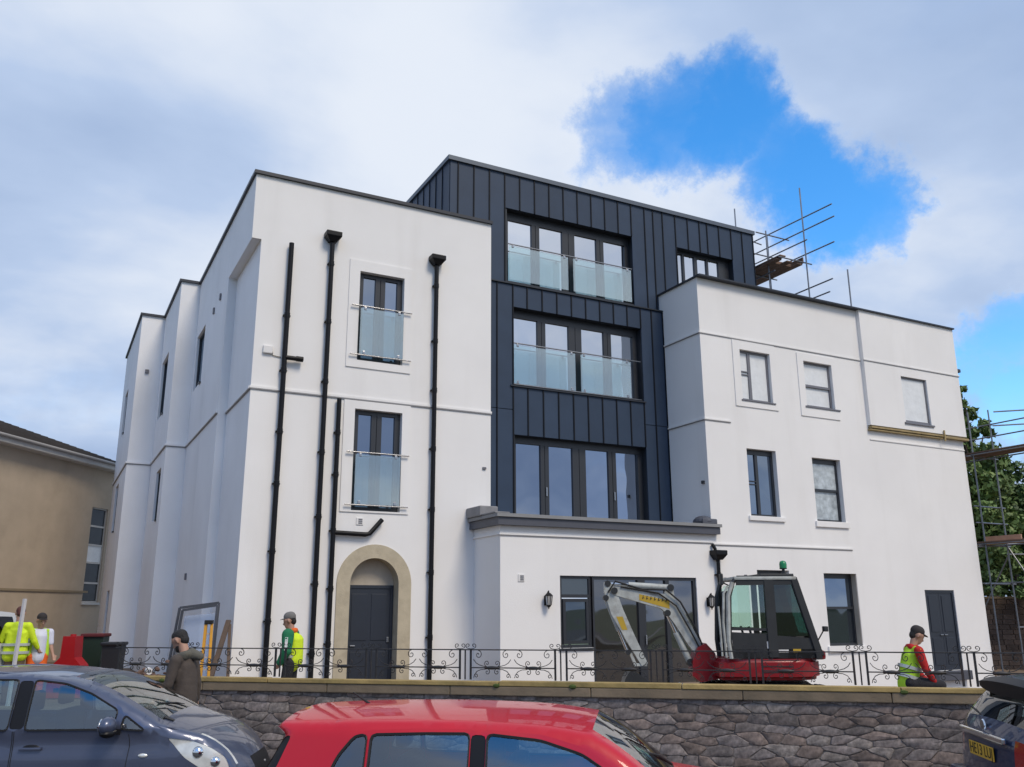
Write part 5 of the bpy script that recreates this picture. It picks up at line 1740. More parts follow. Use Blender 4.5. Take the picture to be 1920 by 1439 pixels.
# navy car at the right edge, seen from behind
NCAR = thing('navy_car', 'dark navy car cut by the right edge, rear with yellow number plate', 'car', (9.15, 3.96, 0.0), ang + R(7))
navy = dict(
    segs=[('nose', [(2.1, .26), (2.16, .45), (2.14, .66), (2.06, .80)]),
          ('hood', [(2.06, .80), (1.8, .93), (1.4, 1.03), (1.1, 1.08)]),
          ('windscreen', [(1.1, 1.08), (.75, 1.27), (.45, 1.41), (.25, 1.475)]),
          ('roof', [(.25, 1.475), (-.3, 1.525), (-.9, 1.53), (-1.5, 1.51), (-1.93, 1.475)]),
          ('lip', [(-1.93, 1.475), (-1.99, 1.45), (-1.98, 1.405), (-1.88, 1.40)]),
          ('rear_glass', [(-1.88, 1.40), (-2.0, 1.28), (-2.10, 1.15)]),
          ('tail', [(-2.10, 1.15), (-2.15, 1.06), (-2.17, .85), (-2.18, .62), (-2.15, .42), (-2.05, .28)])],
    w0=.89, belt=1.02, tumble=.30, sill=.27, fx=1.1, rx=-1.2, ft=.16, rt=.10, round=.09, crease=1,
    arches=[(1.36, .34, .39), (-1.32, .34, .39)],
    windows={'rear_quarter_window': [(-1.12, 1.06), (-1.12, 1.44), (-1.40, 1.42), (-1.66, 1.30), (-1.70, 1.12)],
             'rear_door_window': [(-1.06, 1.05), (-.30, 1.04), (-.30, 1.455), (-.7, 1.46), (-1.06, 1.445)],
             'front_door_window': [(-.20, 1.04), (.82, 1.03), (.60, 1.20), (.30, 1.37), (.05, 1.44), (-.20, 1.455)]},
    doors={'front': [(-.25, .36), (.98, .38), (1.02, .65), (.98, .98), (.62, 1.25), (.28, 1.42), (.0, 1.485), (-.25, 1.49)],
           'rear': [(-.26, .36), (-.26, 1.49), (-.75, 1.495), (-1.2, 1.475), (-1.3, 1.2), (-1.38, .8), (-1.1, .66), (-.9, .44), (-.86, .36)]},
    handles={'front': (-.1, .92), 'rear': (-1.08, .94)},
    crown=dict(default=.03, nose=.13, hood=.05, windscreen=.06, roof=.045, lip=.05, rear_glass=.06, tail=.10),
    strip=[('windscreen', 'windscreen', .03, .97, -1, .90), ('rear_window', 'rear_glass', .02, .95, -1, .86), ('grille', 'nose', .5, .95, -1, .6),
           ('rear_spoiler', 'lip', 0, 1, -1, 1.0), ('tail_light', 'tail', .06, .30, .78, 1.0), ('bumper', 'tail', .70, 1, -1, 1)],
    mats=dict(windscreen=WSGLASS, rear_window=REARGLASS, grille=TRIMB, rear_spoiler=TRIMB, tail_light=TAILRED, bumper=TRIMB),
    interior=dict(x0=-1.7, x1=1.0, seat=.05, rear=-.85), mirror=(.8, 1.04), paint=NAVY)
hw_n, prof_n, seg_n, grid_n, _ = car(NCAR, navy)
ROTR = Matrix(((0, 0, -1, 0), (-1, 0, 0, 0), (0, 1, 0, 0), (0, 0, 0, 1)))      # text right = -y, up = z, outward = -x
plate(NCAR, 'HE13 LUJ', (-2.272, 0, .93), ROTR)
build('chrome_strip', MB().bbox(-2.272, -2.235, -.46, .46, 1.035, 1.085, .012), CHROME, NCAR)
build('badge', MB().lathe([(0, -.012), (.045, -.012), (.05, 0)], 16, (-2.225, 0, 1.135), 'x'), CHROME, NCAR)
wiper(NCAR, (-2.165, .05, 1.17), (-2.11, .55, 1.24), (-.8, 0, .5))
build('bumper_step', MB().bbox(-2.31, -2.16, -.74, .74, .60, .72, .04), NAVY, NCAR)

# white van peeping in at the far left
VAN = thing('white_van', 'white van rear just inside the left edge behind the workers', 'van', (-2.52, 22.0, .3), ang + math.pi)
van = dict(
    segs=[('nose', [(2.3, .28), (2.4, .5), (2.38, .8), (2.28, .98)]), ('hood', [(2.28, .98), (2.0, 1.10), (1.72, 1.18)]),
          ('windscreen', [(1.72, 1.18), (1.40, 1.48), (1.08, 1.76)]), ('roof', [(1.08, 1.76), (.5, 1.83), (-1.2, 1.84), (-2.25, 1.80)]),
          ('rear_glass', [(-2.25, 1.80), (-2.34, 1.5), (-2.38, 1.22)]), ('tail', [(-2.38, 1.22), (-2.42, .9), (-2.46, .6), (-2.42, .3)])],
    w0=.92, belt=1.12, tumble=.14, sill=.27, fx=1.3, rx=-1.8, round=.1, arches=[(1.45, .33, .37), (-1.4, .33, .37)],
    windows={'front_door_window': [(.35, 1.16), (1.40, 1.14), (1.05, 1.52), (.85, 1.66), (.35, 1.68)]},
    doors={'front': [(.28, .36), (1.3, .38), (1.5, 1.1), (.95, 1.72), (.28, 1.74)]}, handles={'front': (.42, 1.0)},
    crown=dict(default=.04, nose=.12, windscreen=.07, roof=.05, tail=.05),
    strip=[('windscreen', 'windscreen', .03, .97, -1, .9), ('rear_window', 'rear_glass', .1, .95, -1, .85), ('tail_light', 'tail', .1, .45, .85, 1.0)],
    mats=dict(windscreen=WSGLASS, rear_window=REARGLASS, tail_light=TAILRED), interior=dict(x0=.0, x1=1.7, seat=.7, rear=.3), mirror=(1.3, 1.18), paint=VANW)
car(VAN, van)


# ------------------------------------------------------------------ mini excavator
XR = M('excavator_red', (0.24, 0.010, 0.016), .42, var=.15, vscale=5, coat=.25, spec=.3, stain=(.16, .11, .08), stain_scale=3.5, stain_amt=.55)
XG = M('excavator_pale_grey', (0.42, 0.44, 0.42), .5, var=.22, vscale=7, stain=(.15, .13, .11), stain_scale=5, stain_amt=.75, bump=.2, bscale=20)
XD = M('excavator_dark', (0.022, 0.024, 0.026), .5, var=.2, vscale=5)
XY = M('yellow_sticker', (0.50, 0.33, 0.03), .5, var=.1)
XGL = clear_glass('cab_glass_green', (0.86, 0.97, 0.92), 0.10)
XGD = clear_glass('cab_glass_dark', (0.10, 0.24, 0.22), 0.10)
GREENL = M('green_beacon_lens', (0.005, 0.20, 0.07), .25, var=.05)
EXC = thing('mini_excavator', 'red and grey mini excavator with green beacon in front of the patio door', 'excavator', (12.05, 12.95, .33), R(152.3))


def xp(name, mb, m, smooth=False, parent=None, label=None):
    return build(name, mb, m, parent or EXC, smooth=smooth, label=label)


# local: +x forward (left in the picture), +y towards the street, z up from the ground
for sy in (-1, 1):
    y0, y1 = (.46, .78) if sy > 0 else (-.78, -.46)
    q = MB()
    loop = [(.86 + .21 * math.cos(a), .24 + .21 * math.sin(a)) for a in [math.pi / 2 - math.pi * k / 10 for k in range(11)]] + \
           [(-.86 + .21 * math.cos(a), .24 + .21 * math.sin(a)) for a in [-math.pi / 2 - math.pi * k / 10 for k in range(11)]]
    q.prism(loop, 'y', y0, y1)
    tk = xp('track', q, RUBBER)
    for k in range(44):
        t = k / 44 * len(loop); i = int(t); f_ = t - i
        a = loop[i]; b = loop[(i + 1) % len(loop)]
    gl = MB()
    per = [Vector(p) for p in loop] + [Vector(loop[0])]
    for i in range(len(per) - 1):
        L_ = (per[i + 1] - per[i]).length; nk = max(1, int(L_ / .1))
        for k in range(nk):
            p = per[i].lerp(per[i + 1], (k + .5) / nk); t = (per[i + 1] - per[i]).normalized(); nn = Vector((-t.y, t.x))
            gl.bar((p.x + nn.x * .012, y0 - .01, p.y + nn.y * .012), (p.x + nn.x * .012, y1 + .01, p.y + nn.y * .012), .05, .03, up=(nn.x, 0, nn.y))
    g_ = xp('track_grouser', gl, RUBBER, parent=tk); g_['kind'] = 'stuff'
    yy = y1 + .005 if sy > 0 else y0 - .005
    for (x, r_) in ((.86, .17), (-.86, .17), (.4, .09), (0, .09), (-.4, .09)):
        xp('track_roller', MB().lathe([(0, -.02), (r_ * .5, -.02), (r_, 0), (r_, .04), (0, .04)], 16, (x, yy - .02, .24 if r_ > .1 else .14), 'y'), XD, parent=tk)
xp('undercarriage', MB().bbox(-.6, .6, -.48, .48, .28, .50, .03).lathe([(.42, .48), (.42, .60), (0, .60)], 24), XD)
bl = MB(); bl.prism([(1.42, .06), (1.46, .06), (1.52, .18), (1.48, .40), (1.40, .42), (1.44, .22)], 'y', -.8, .8)
for y in (-.4, .4): bl.bar((.6, y, .30), (1.43, y, .24), .09, .10)
xp('dozer_blade', bl, XG)
# body: rounded plan extruded
plan = [(.95, .66), (.95, -.66), (.2, -.78), (-.55, -.76), (-.84, -.55), (-.99, -.18), (-.99, .18), (-.84, .55), (-.55, .76), (.2, .78)]
pl = [tuple(p) for p in resample(plan + [plan[0]], .12)[:-1]]
b = MB()
b.prism([(x, y) for x, y in pl], 'z', .62, .66)
bmq = bmesh.new(); vs_ = [bmq.verts.new((x, y, .56)) for x, y in pl]; f_ = bmq.faces.new(vs_)
r_ = bmesh.ops.extrude_face_region(bmq, geom=[f_]); bmesh.ops.translate(bmq, verts=[v for v in r_['geom'] if isinstance(v, bmesh.types.BMVert)], vec=(0, 0, .36))
bmesh.ops.bevel(bmq, geom=[e for e in bmq.edges if abs(e.verts[0].co.z - e.verts[1].co.z) < .01], offset=.06, segments=3, affect='EDGES')
b = MB().frombm(bmq); bmq.free()
xp('body', b, XR, smooth=45)
xp('counterweight', MB().bbox(-1.0, -.72, -.62, .62, .90, 1.06, .05), XR, smooth=45)
for z in (.70, .80, .90):
    xp('body_groove', MB().bar((-.95, .44, z), (-.3, .80, z), .012, .014).bar((-.3, .80, z), (.2, .785, z), .012, .014), XD)
xp('engine_cover', MB().bbox(-.95, -.1, -.74, .15, .9, 1.35, .08), XD, smooth=45)
# cab
CX = [(.72, .92), (.745, 1.25), (.70, 2.10), (.62, 2.36), (.54, 2.44), (-.49, 2.44), (-.52, 2.38), (-.82, 1.10), (-.84, .92)]
cy0, cy1 = -.28, .70


def cab_frame(y):
    f = MB()
    pp = [Vector((x, y, z)) for x, z in CX]
    for a, b_ in zip(pp[1:], pp[2:]): pass
    f.tube([pp[0], pp[1], pp[2], pp[3], pp[4]], .045, 8); f.bar(pp[4], pp[5], .08, .09); f.bar(pp[5], pp[7], .09, .11); f.bar(pp[7], pp[8], .09, .1)
    f.bar((-.02, y, .95), (-.02, y, 2.42), .06, .10, up=(1, 0, 0))
    f.bar((.72, y, 1.48), (-.02, y, 1.46), .03, .05)
    return f


xp('cab_frame', cab_frame(cy1), XD); xp('cab_frame', cab_frame(cy0), XD)
xp('front_pillar', MB().tube([(.735, cy1 + .012, .93), (.76, cy1 + .012, 1.25), (.715, cy1 + .012, 2.10), (.63, cy1 + .012, 2.36)], .042, 8), XG, smooth=40)
xp('cab_post', MB().bar((-.03, cy1 + .003, .95), (-.03, cy1 + .003, 2.40), .075, .17, up=(1, 0, 0)).bar((-.50, cy1 + .004, 2.38), (-.82, cy1 + .004, 1.1), .06, .13), XD)
rf_ = MB(); rf_.bbox(-.54, .60, cy0 - .05, cy1 + .05, 2.40, 2.47, .025)
xp('cab_roof', rf_, XG, smooth=40)
xp('roof_hatch', MB().bbox(-.50, .12, cy0 + .1, cy1 + .02, 2.472, 2.52, .015), XD)
xp('roof_header', MB().bar((.56, cy1 + .004, 2.35), (-.50, cy1 + .004, 2.36), .05, .10), XD)
fp = MB()
for y in (cy0, cy1): fp.box(-.79, .70, y - .012, y + .012, .93, 1.10)
fp.prism([(.68, .93), (.70, 1.42), (.0, 1.38), (.0, .93)], 'y', cy1 - .012, cy1 + .012)
fp.prism([(-.02, .93), (-.02, 1.36), (-.75, 1.30), (-.81, .93)], 'y', cy1 - .012, cy1 + .012)
xp('cab_lower_panel', fp, XD)
xp('cab_rear_skirt', MB().prism([(-.79, 1.30), (-.83, 1.02), (-.95, .97), (-.92, 1.04)], 'y', cy0, cy1), XD)
for y in (cy0, cy1):
    xp('door_glass', MB().prism([(.69, 1.45), (.655, 2.12), (.56, 2.32), (.07, 2.33), (.07, 1.45)], 'y', y - .004, y + .004), XGL)
    xp('side_glass', MB().prism([(-.11, 1.34), (-.11, 2.33), (-.47, 2.32), (-.71, 1.34)], 'y', y - .004, y + .004), XGD)
xp('front_glass', MB().bar((.735, (cy0 + cy1) / 2, 1.2), (.66, (cy0 + cy1) / 2, 2.2), cy1 - cy0 - .08, .008, up=(1, 0, .05)), XGL)
se = MB(); se.bbox(-.45, .05, .0, .46, 1.02, 1.17, .04); se.bbox(-.55, -.40, .0, .46, 1.12, 1.72, .05)
xp('driver_seat', se, SEATM, smooth=40)
xp('control_console', MB().bbox(-.1, .35, -.1, .02, 1.0, 1.35, .03).bbox(-.1, .35, .48, .60, 1.0, 1.35, .03).tube([(.3, .54, 1.35), (.34, .54, 1.52)], .022, 8).tube([(.3, -.04, 1.35), (.34, -.04, 1.52)], .022, 8), XD)
xp('grab_rail', MB().tube([(.82, cy1 + .02, .95), (.84, cy1 + .02, 1.6), (.80, cy1 + .02, 2.15), (.72, cy1 + .02, 2.28)], .022, 8).tube([(.90, cy1 + .06, .98), (.92, cy1 + .06, 1.9)], .018, 8), XG, smooth=40)
mi_ = xp('mirror_arm', MB().tube([(.70, cy1, 2.3), (.84, cy1 + .08, 2.36), (.86, cy1 + .1, 2.42)], .014, 6), XD)
xp('mirror', MB().bbox(.83, .88, cy1 + .04, cy1 + .20, 2.30, 2.52, .02), XD, parent=mi_)
mi_ = xp('mirror_arm', MB().tube([(-.88, cy1 - .2, 1.2), (-1.0, cy1 - .1, 1.45), (-1.02, cy1 - .1, 1.5)], .012, 6), XD)
xp('mirror', MB().bbox(-1.06, -.98, cy1 - .14, cy1 - .02, 1.42, 1.52, .015), XD, parent=mi_)
be = xp('beacon_base', MB().lathe([(0, 2.52), (.05, 2.52), (.05, 2.56), (.028, 2.57), (.028, 2.62), (.065, 2.625), (.07, 2.64)], 14, (-.43, .35, 0)), XD)
xp('beacon_lens', MB().lathe([(.066, 2.64), (.068, 2.72), (.055, 2.77), (.02, 2.79), (0, 2.792)], 16, (-.43, .35, 0)), GREENL, smooth=50, parent=be)
xp('decal', MB().box(-.52, -.38, cy1 + .013, cy1 + .017, 1.03, 1.09), XY); xp('decal', MB().box(-.30, -.12, cy1 + .013, cy1 + .017, 1.03, 1.08), LIGHT_PLASTIC)
xp('decal', MB().box(.02, .08, cy1 + .013, cy1 + .017, 1.10, 1.22), LIGHT_PLASTIC)
# swing bracket, boom, dipper, bucket (in the plane y = BY)
BY = .10
q = MB(); q.prism([(.9, .55), (1.22, .50), (1.36, .62), (1.34, .86), (1.24, 1.10), (1.08, 1.18), (.92, 1.0)], 'y', BY - .2, BY + .2)
xp('swing_bracket', q, XR)


def beam(pts, ws, half, m, name):
    """box-section beam along (x,z) points, depth ws, half width across"""
    n_ = len(pts); P = [Vector(p) for p in pts]; up_ = []; dn = []
    for i, p in enumerate(P):
        t = (P[min(i + 1, n_ - 1)] - P[max(i - 1, 0)]).normalized(); nn = Vector((-t.y, t.x))
        up_.append(p + nn * ws[i] / 2); dn.append(p - nn * ws[i] / 2)
    v = []
    for i in range(n_):
        for (s_, y) in ((up_[i], BY - half), (up_[i], BY + half), (dn[i], BY + half), (dn[i], BY - half)): v.append((s_.x, y, s_.y))
    fs = []
    for i in range(n_ - 1):
        for j in range(4):
            a = i * 4 + j; c = i * 4 + (j + 1) % 4
            fs.append((a, c, c + 4, a + 4))
    fs += [(3, 2, 1, 0), tuple(range(4 * n_ - 4, 4 * n_))]
    return xp(name, MB().add(v, fs), m)


boom_pts = [(1.16, .98), (1.30, 1.22), (1.48, 1.55), (1.63, 1.80), (1.80, 1.93), (2.05, 1.98), (2.40, 2.06), (2.72, 2.13)]
bo = beam(boom_pts, [.16, .22, .26, .30, .28, .24, .20, .15], .085, XG, 'boom')
xp('boom_pivot', MB().lathe([(0, -.13), (.06, -.13), (.06, .13), (0, .13)], 14, (1.18, BY, 1.02), 'y').lathe([(0, -.13), (.06, -.13), (.06, .13), (0, .13)], 14, (2.72, BY, 2.13), 'y'), XD)
dp_ = beam([(2.86, 2.30), (2.80, 2.14), (2.68, 1.75), (2.45, 1.28), (2.20, .80)], [.10, .22, .24, .18, .12], .075, XG, 'dipper')


def cyl(a, b, r1, r2, split=.58):
    A = Vector((a[0], BY, a[1])); B = Vector((b[0], BY, b[1])); Mp = A.lerp(B, split)
    c_ = xp('hydraulic_cylinder', MB().tube([A, Mp], r1, 12), XG, smooth=40)
    xp('piston_rod', MB().tube([Mp, B], r2, 10), CHROME, smooth=40, parent=c_)
    xp('cylinder_eye', MB().lathe([(0, -.09), (r1 * 1.1, -.09), (r1 * 1.1, .09), (0, .09)], 12, (a[0], BY, a[1]), 'y'), XD, parent=c_)
    xp('cylinder_eye', MB().lathe([(0, -.09), (r1, -.09), (r1, .09), (0, .09)], 12, (b[0], BY, b[1]), 'y'), XD, parent=c_)


cyl((1.66, 2.18), (2.84, 2.26), .058, .032, .66)
xp('cylinder_bracket', MB().prism([(1.58, 1.94), (1.62, 2.22), (1.72, 2.22), (1.80, 2.0)], 'y', BY - .06, BY + .06), XG)
cyl((1.36, .84), (1.74, 1.72), .06, .034, .6)
cyl((2.88, 2.0), (2.50, 1.02), .048, .028, .6)
xp('hose', MB().tube([(1.12, BY + .11, 1.1), (1.25, BY + .14, 1.45), (1.5, BY + .13, 1.92), (1.75, BY + .11, 2.14), (2.2, BY + .1, 2.15), (2.7, BY + .1, 2.30), (2.84, BY + .1, 2.1)], .018, 6)
   .tube([(1.14, BY + .10, 1.0), (1.34, BY + .13, 1.4), (1.58, BY + .12, 1.85), (1.9, BY + .11, 2.08), (2.6, BY + .1, 2.2)], .016, 6), RUBBER, smooth=40)
# a yellow sticker on the boom, and a yellow patch on the dipper
st_ = xp('boom_sticker', MB().add([(1.70, BY + .088, 1.94), (2.26, BY + .088, 2.065), (2.26, BY + .088, 1.955), (1.70, BY + .088, 1.795)], [(0, 1, 2, 3)]), XY)
rl = random.Random(4)
for k in range(7):                                     # worn, unreadable lettering on the sticker
    x = 2.20 - k * .072; zt = 1.99 + (x - 1.70) * .14 - .03
    q = MB(); q.bar((x, BY + .090, zt - .055), (x - .02, BY + .090, zt + .012), .012, .003, up=(0, 1, 0)); q.bar((x - .035, BY + .090, zt - .03 + rl.uniform(-.02, .02)), (x - .005, BY + .090, zt - .026), .012, .003, up=(0, 1, 0))
    xp('boom_lettering', q, XD, parent=st_)
xp('dipper_sticker', MB().add([(2.70, BY + .078, 1.66), (2.58, BY + .078, 1.66), (2.50, BY + .078, 1.42), (2.60, BY + .078, 1.42)], [(0, 1, 2, 3)]), XY)
bk = MB()
arc = [(2.28 + .34 * math.cos(a), .42 + .36 * math.sin(a)) for a in [R(60) - R(230) * k / 12 for k in range(13)]]
for y in (BY - .24, BY + .23): bk.prism(arc, 'y', y, y + .015)
for a, b_ in zip(arc[:-1], arc[1:]): bk.add([(a[0], BY - .24, a[1]), (a[0], BY + .24, a[1]), (b_[0], BY + .24, b_[1]), (b_[0], BY - .24, b_[1])], [(0, 1, 2, 3)])
bu = xp('bucket', bk, XD)
for k in range(4):
    y = BY - .2 + k * .13
    xp('tooth', MB().prism([(arc[-1][0], arc[-1][1]), (arc[-1][0] + .02, arc[-1][1] - .04), (arc[-1][0] - .10, arc[-1][1] + .05)], 'y', y, y + .05), XG, parent=bu)
xp('bucket_link', MB().bar((2.45, BY, 1.0), (2.36, BY, .78), .10, .05).bar((2.36, BY, .80), (2.16, BY, .80), .12, .05), XG)

for o in EXC.children_recursive:                    # the cab of this machine is low
    if o.name.split('.')[0] in ('cab_frame', 'front_pillar', 'cab_post', 'cab_roof', 'roof_hatch', 'roof_header', 'door_glass', 'side_glass', 'front_glass', 'grab_rail',
                                'mirror_arm', 'mirror', 'beacon_base', 'beacon_lens', 'cab_lower_panel', 'driver_seat', 'control_console'):
        for v in o.data.vertices:
            if v.co.z > .92: v.co.z = .92 + (v.co.z - .92) * .93

# ------------------------------------------------------------------ people
SKIN = M('skin', (0.42, 0.24, 0.17), .55, var=.08)
HIVIS = M('hi_vis_yellow', (0.62, 0.80, 0.02), .7, var=.08, vscale=8, bump=1.0, bscale=7)
HIVIS_G = M('hi_vis_lime', (0.42, 0.68, 0.03), .7, var=.08, vscale=8, bump=1.0, bscale=7)
SILVER = M('reflective_tape', (0.52, 0.55, 0.52), .35, metal=.3, var=.1)
GREENC = M('green_cloth', (0.012, 0.16, 0.07), .85, var=.12, bump=.9, bscale=8)
REDC = M('red_cloth', (0.42, 0.012, 0.012), .85, var=.12, bump=.9, bscale=8)
ORANGE = M('orange_cloth', (0.75, 0.13, 0.015), .8, var=.1, bump=.9, bscale=8)
BROWNC = M('brown_padded_cloth', (0.070, 0.056, 0.048), .85, var=.15, bump=1.0, bscale=8)
HOODC = M('grey_green_hood', (0.11, 0.105, 0.085), .9, var=.15, bump=.4)
DARKC = M('dark_trousers', (0.020, 0.020, 0.024), .9, var=.15, bump=.9, bscale=9)
MAROON = M('maroon_cloth', (0.10, 0.015, 0.02), .9, var=.15, bump=.4)
KHAKI = M('khaki_trousers', (0.13, 0.09, 0.06), .9, var=.15, bump=.9, bscale=9)
WHITEC = M('white_tshirt', (0.62, 0.64, 0.75), .85, var=.06, bump=.3)
HAIR = M('dark_hair', (0.012, 0.010, 0.010), .6, var=.2, bump=.8, bscale=60)
HAIR_R = M('red_brown_hair', (0.09, 0.025, 0.02), .6, var=.2, bump=.8, bscale=60)
GREYCAP = M('grey_cap', (0.16, 0.155, 0.15), .85, var=.12)
DARKCAP = M('dark_cap', (0.03, 0.025, 0.025), .85, var=.12)
BOOT = M('work_boot', (0.05, 0.035, 0.025), .7, var=.2)
EYE = M('dark_eye', (0.02, 0.015, 0.012), .3, var=0)


def capsule(mb_, a, ra, b, rb, n=12):
    a = Vector(a); b = Vector(b); d = b - a; L_ = d.length
    if L_ < 1e-5: return mb_.sphere(a, ra)
    d.normalize()
    pts = []; rr = []
    for k in range(5):
        t = -math.pi / 2 + math.pi / 2 * k / 4
        pts.append(a + d * (ra * math.sin(t))); rr.append(max(ra * math.cos(t), .0015))
    for k in range(1, 5):
        t = math.pi / 2 * k / 4
        pts.append(b + d * (rb * math.sin(t))); rr.append(max(rb * math.cos(t), .0015))
    return mb_.tube(pts, rr, n)


def blob(name, mb_, m, parent, voxel=.014, smooth_it=4, label=None):
    """fuse overlapping solids into one continuous surface"""
    me = mb_.mesh('tmp', m)
    o = bpy.data.objects.new('tmp', me); COL.objects.link(o)
    md = o.modifiers.new('r', 'REMESH'); md.mode = 'VOXEL'; md.voxel_size = voxel; md.use_smooth_shade = True
    ms = o.modifiers.new('s', 'SMOOTH'); ms.iterations = smooth_it; ms.factor = .5
    dg = bpy.context.evaluated_depsgraph_get()
    me2 = bpy.data.meshes.new_from_object(o.evaluated_get(dg))
    bpy.data.objects.remove(o); bpy.data.meshes.remove(me)
    me2.materials.clear(); me2.materials.append(m); me2.shade_smooth(); me2.name = name
    return link(name, me2, parent, label=label)


def person(label, loc, yaw, J, top, legs, head, group='people on the street and building site', extra=None, sleeve=None, hscale=1.0):
    """J: joints in local metres (x forward, y left). top/legs: materials; head: dict(hair=, cap=, capmat=, brim=)"""
    P = thing('person', label, 'person', loc, yaw, group)
    V3 = lambda k: Vector(J[k])
    hd = V3('head'); nk = V3('neck'); up_ = (hd - nk).normalized()
    fw_ = Vector(J.get('face', (1, 0, 0))); fw_ = (fw_ - up_ * fw_.dot(up_)).normalized(); lf_ = up_.cross(fw_)
    H = lambda f, l, u: hd + fw_ * f + lf_ * l + up_ * u
    b_ = MB()
    # head: skull, jaw, nose, chin, ears, neck
    capsule(b_, H(-.015, 0, .035), .088, H(.02, 0, .03), .084, 16)
    capsule(b_, H(.035, 0, -.03), .066, H(.045, 0, -.075), .048, 14)
    capsule(b_, H(.095, 0, .0), .012, H(.112, 0, -.03), .017, 8)
    capsule(b_, H(.085, -.018, -.062), .012, H(.085, .018, -.062), .012, 8)
    capsule(b_, H(.083, -.045, .028), .014, H(.083, .045, .028), .014, 8)
    for s_ in (-1, 1): capsule(b_, H(-.005, s_ * .085, .02), .018, H(-.012, s_ * .088, -.025), .013, 8)
    capsule(b_, H(-.02, 0, -.05), .058, nk - up_ * .05, .064, 12)
    # trunk
    pel, che = V3('pelvis'), V3('chest')
    capsule(b_, pel, .125, che, .14); capsule(b_, che, .13, nk - up_ * .07, .085)
    capsule(b_, V3('sh_l'), .06, V3('sh_r'), .06)
    for s_ in ('l', 'r'):
        sh, el, wr = V3('sh_' + s_), V3('el_' + s_), V3('wr_' + s_)
        capsule(b_, sh, .056, el, .042); capsule(b_, el, .043, wr, .028)
        d = (wr - el).normalized(); pm = wr + d * .085
        capsule(b_, wr, .028, pm, .036)
        side = d.cross(Vector((0, 0, 1)) if abs(d.z) < .9 else Vector((1, 0, 0))).normalized()
        curl = side.cross(d).normalized()
        for k, (o_, l_) in enumerate(((-.027, .062), (-.009, .074), (.009, .07), (.026, .054))):
            k0 = pm + side * o_; k1 = k0 + d * l_ * .55 + curl * .012; k2 = k1 + d * l_ * .35 + curl * .03
            capsule(b_, k0, .0105, k1, .0095, 8); capsule(b_, k1, .0095, k2, .008, 8)
        t0 = wr + d * .03 + side * (-.028); t1 = t0 + d * .035 - side * .03 + curl * .012
        capsule(b_, t0, .014, t1, .011, 8); capsule(b_, t1, .011, t1 + d * .03 + curl * .01, .009, 8)
        hp, kn, an = V3('hip_' + s_), V3('kn_' + s_), V3('an_' + s_)
        capsule(b_, hp, .085, kn, .055); capsule(b_, kn, .054, an, .036)
        capsule(b_, pel, .10, hp, .09)
        td = Vector(J.get('toe_' + s_, (.16, 0, -.05)))
        capsule(b_, an, .036, an + td, .034)
    blob('body', b_, SKIN, P, .0125, 3)
    ey = MB()
    for s_ in (-1, 1): ey.sphere(H(.088, s_ * .032, .012), (.011, .011, .009), 8, 6)
    build('eyes', ey, EYE, P, smooth=True)
    # clothes
    t_ = MB()
    capsule(t_, pel - Vector((0, 0, .04)), .155, che, .165); capsule(t_, che, .155, nk - up_ * .075, .10)
    capsule(t_, V3('sh_l'), .075, V3('sh_r'), .075)
    for q in top.get('bulk', ()): capsule(t_, q[0], q[1], q[2], q[3])
    tm = top['mat']
    sl = MB()
    for s_ in ('l', 'r'):
        sh, el, wr = V3('sh_' + s_), V3('el_' + s_), V3('wr_' + s_)
        tgt = t_ if sleeve is None else sl
        if top.get('short'): capsule(tgt, sh, .075, sh.lerp(el, .75), .062)
        else:
            sk = top.get('sleeve', 1.0); capsule(tgt, sh, .076 * sk, el, .062 * sk); capsule(tgt, el, .062 * sk, wr - (wr - el) * .06, .046 * sk)
    tp = blob(top.get('name', 'jacket'), t_, tm, P, .014, 5)
    if sleeve is not None: blob('sleeves', sl, sleeve, P, .014, 4)
    l_ = MB()
    for s_ in ('l', 'r'):
        hp, kn, an = V3('hip_' + s_), V3('kn_' + s_), V3('an_' + s_)
        e_ = an if not legs.get('short') else kn.lerp(an, .15)
        capsule(l_, hp, .112, kn, .082); capsule(l_, kn, .08, e_, .062); capsule(l_, pel - Vector((0, 0, .02)), .135, hp, .115)
        td = Vector(J.get('toe_' + s_, (.16, 0, -.05)))
        bt = MB(); capsule(bt, an + Vector((0, 0, .03)), .05, an + Vector((-.03, 0, -.045)), .05); capsule(bt, an + Vector((-.02, 0, -.045)), .047, an + td, .043)
        blob('boot', bt, BOOT, P, .014, 2)
    blob('trousers', l_, legs['mat'], P, .015, 4)
    # hair or cap
    h_ = MB()
    capsule(h_, H(-.03, 0, .055), .089, H(.005, 0, .065), .084, 16)
    capsule(h_, H(-.055, 0, -.01), .066, H(-.045, 0, .04), .08, 12)
    blob('hair', h_, head.get('hair', HAIR), P, .013, 2)
    if head.get('beard'):
        bb_ = MB(); capsule(bb_, H(.035, 0, -.055), .062, H(.052, 0, -.085), .046, 12); blob('beard', bb_, HAIR, P, .012, 2)
    if head.get('cap'):
        c_ = MB(); capsule(c_, H(-.03, 0, .075), .094, H(.005, 0, .08), .09, 16)
        cp = blob('cap', c_, head['cap'], P, .013, 2)
        br = MB()
        for k in range(9):
            a = -1.1 + 2.2 * k / 8
            capsule(br, H(.05 * math.cos(a), .075 * math.sin(a), .068), .010, H(.075 + .085 * math.cos(a), .08 * math.sin(a), .056), .007, 6)
        blob('cap_brim', br, head['cap'], cp, .008, 2)
    if extra: extra(P, J, H)
    return P


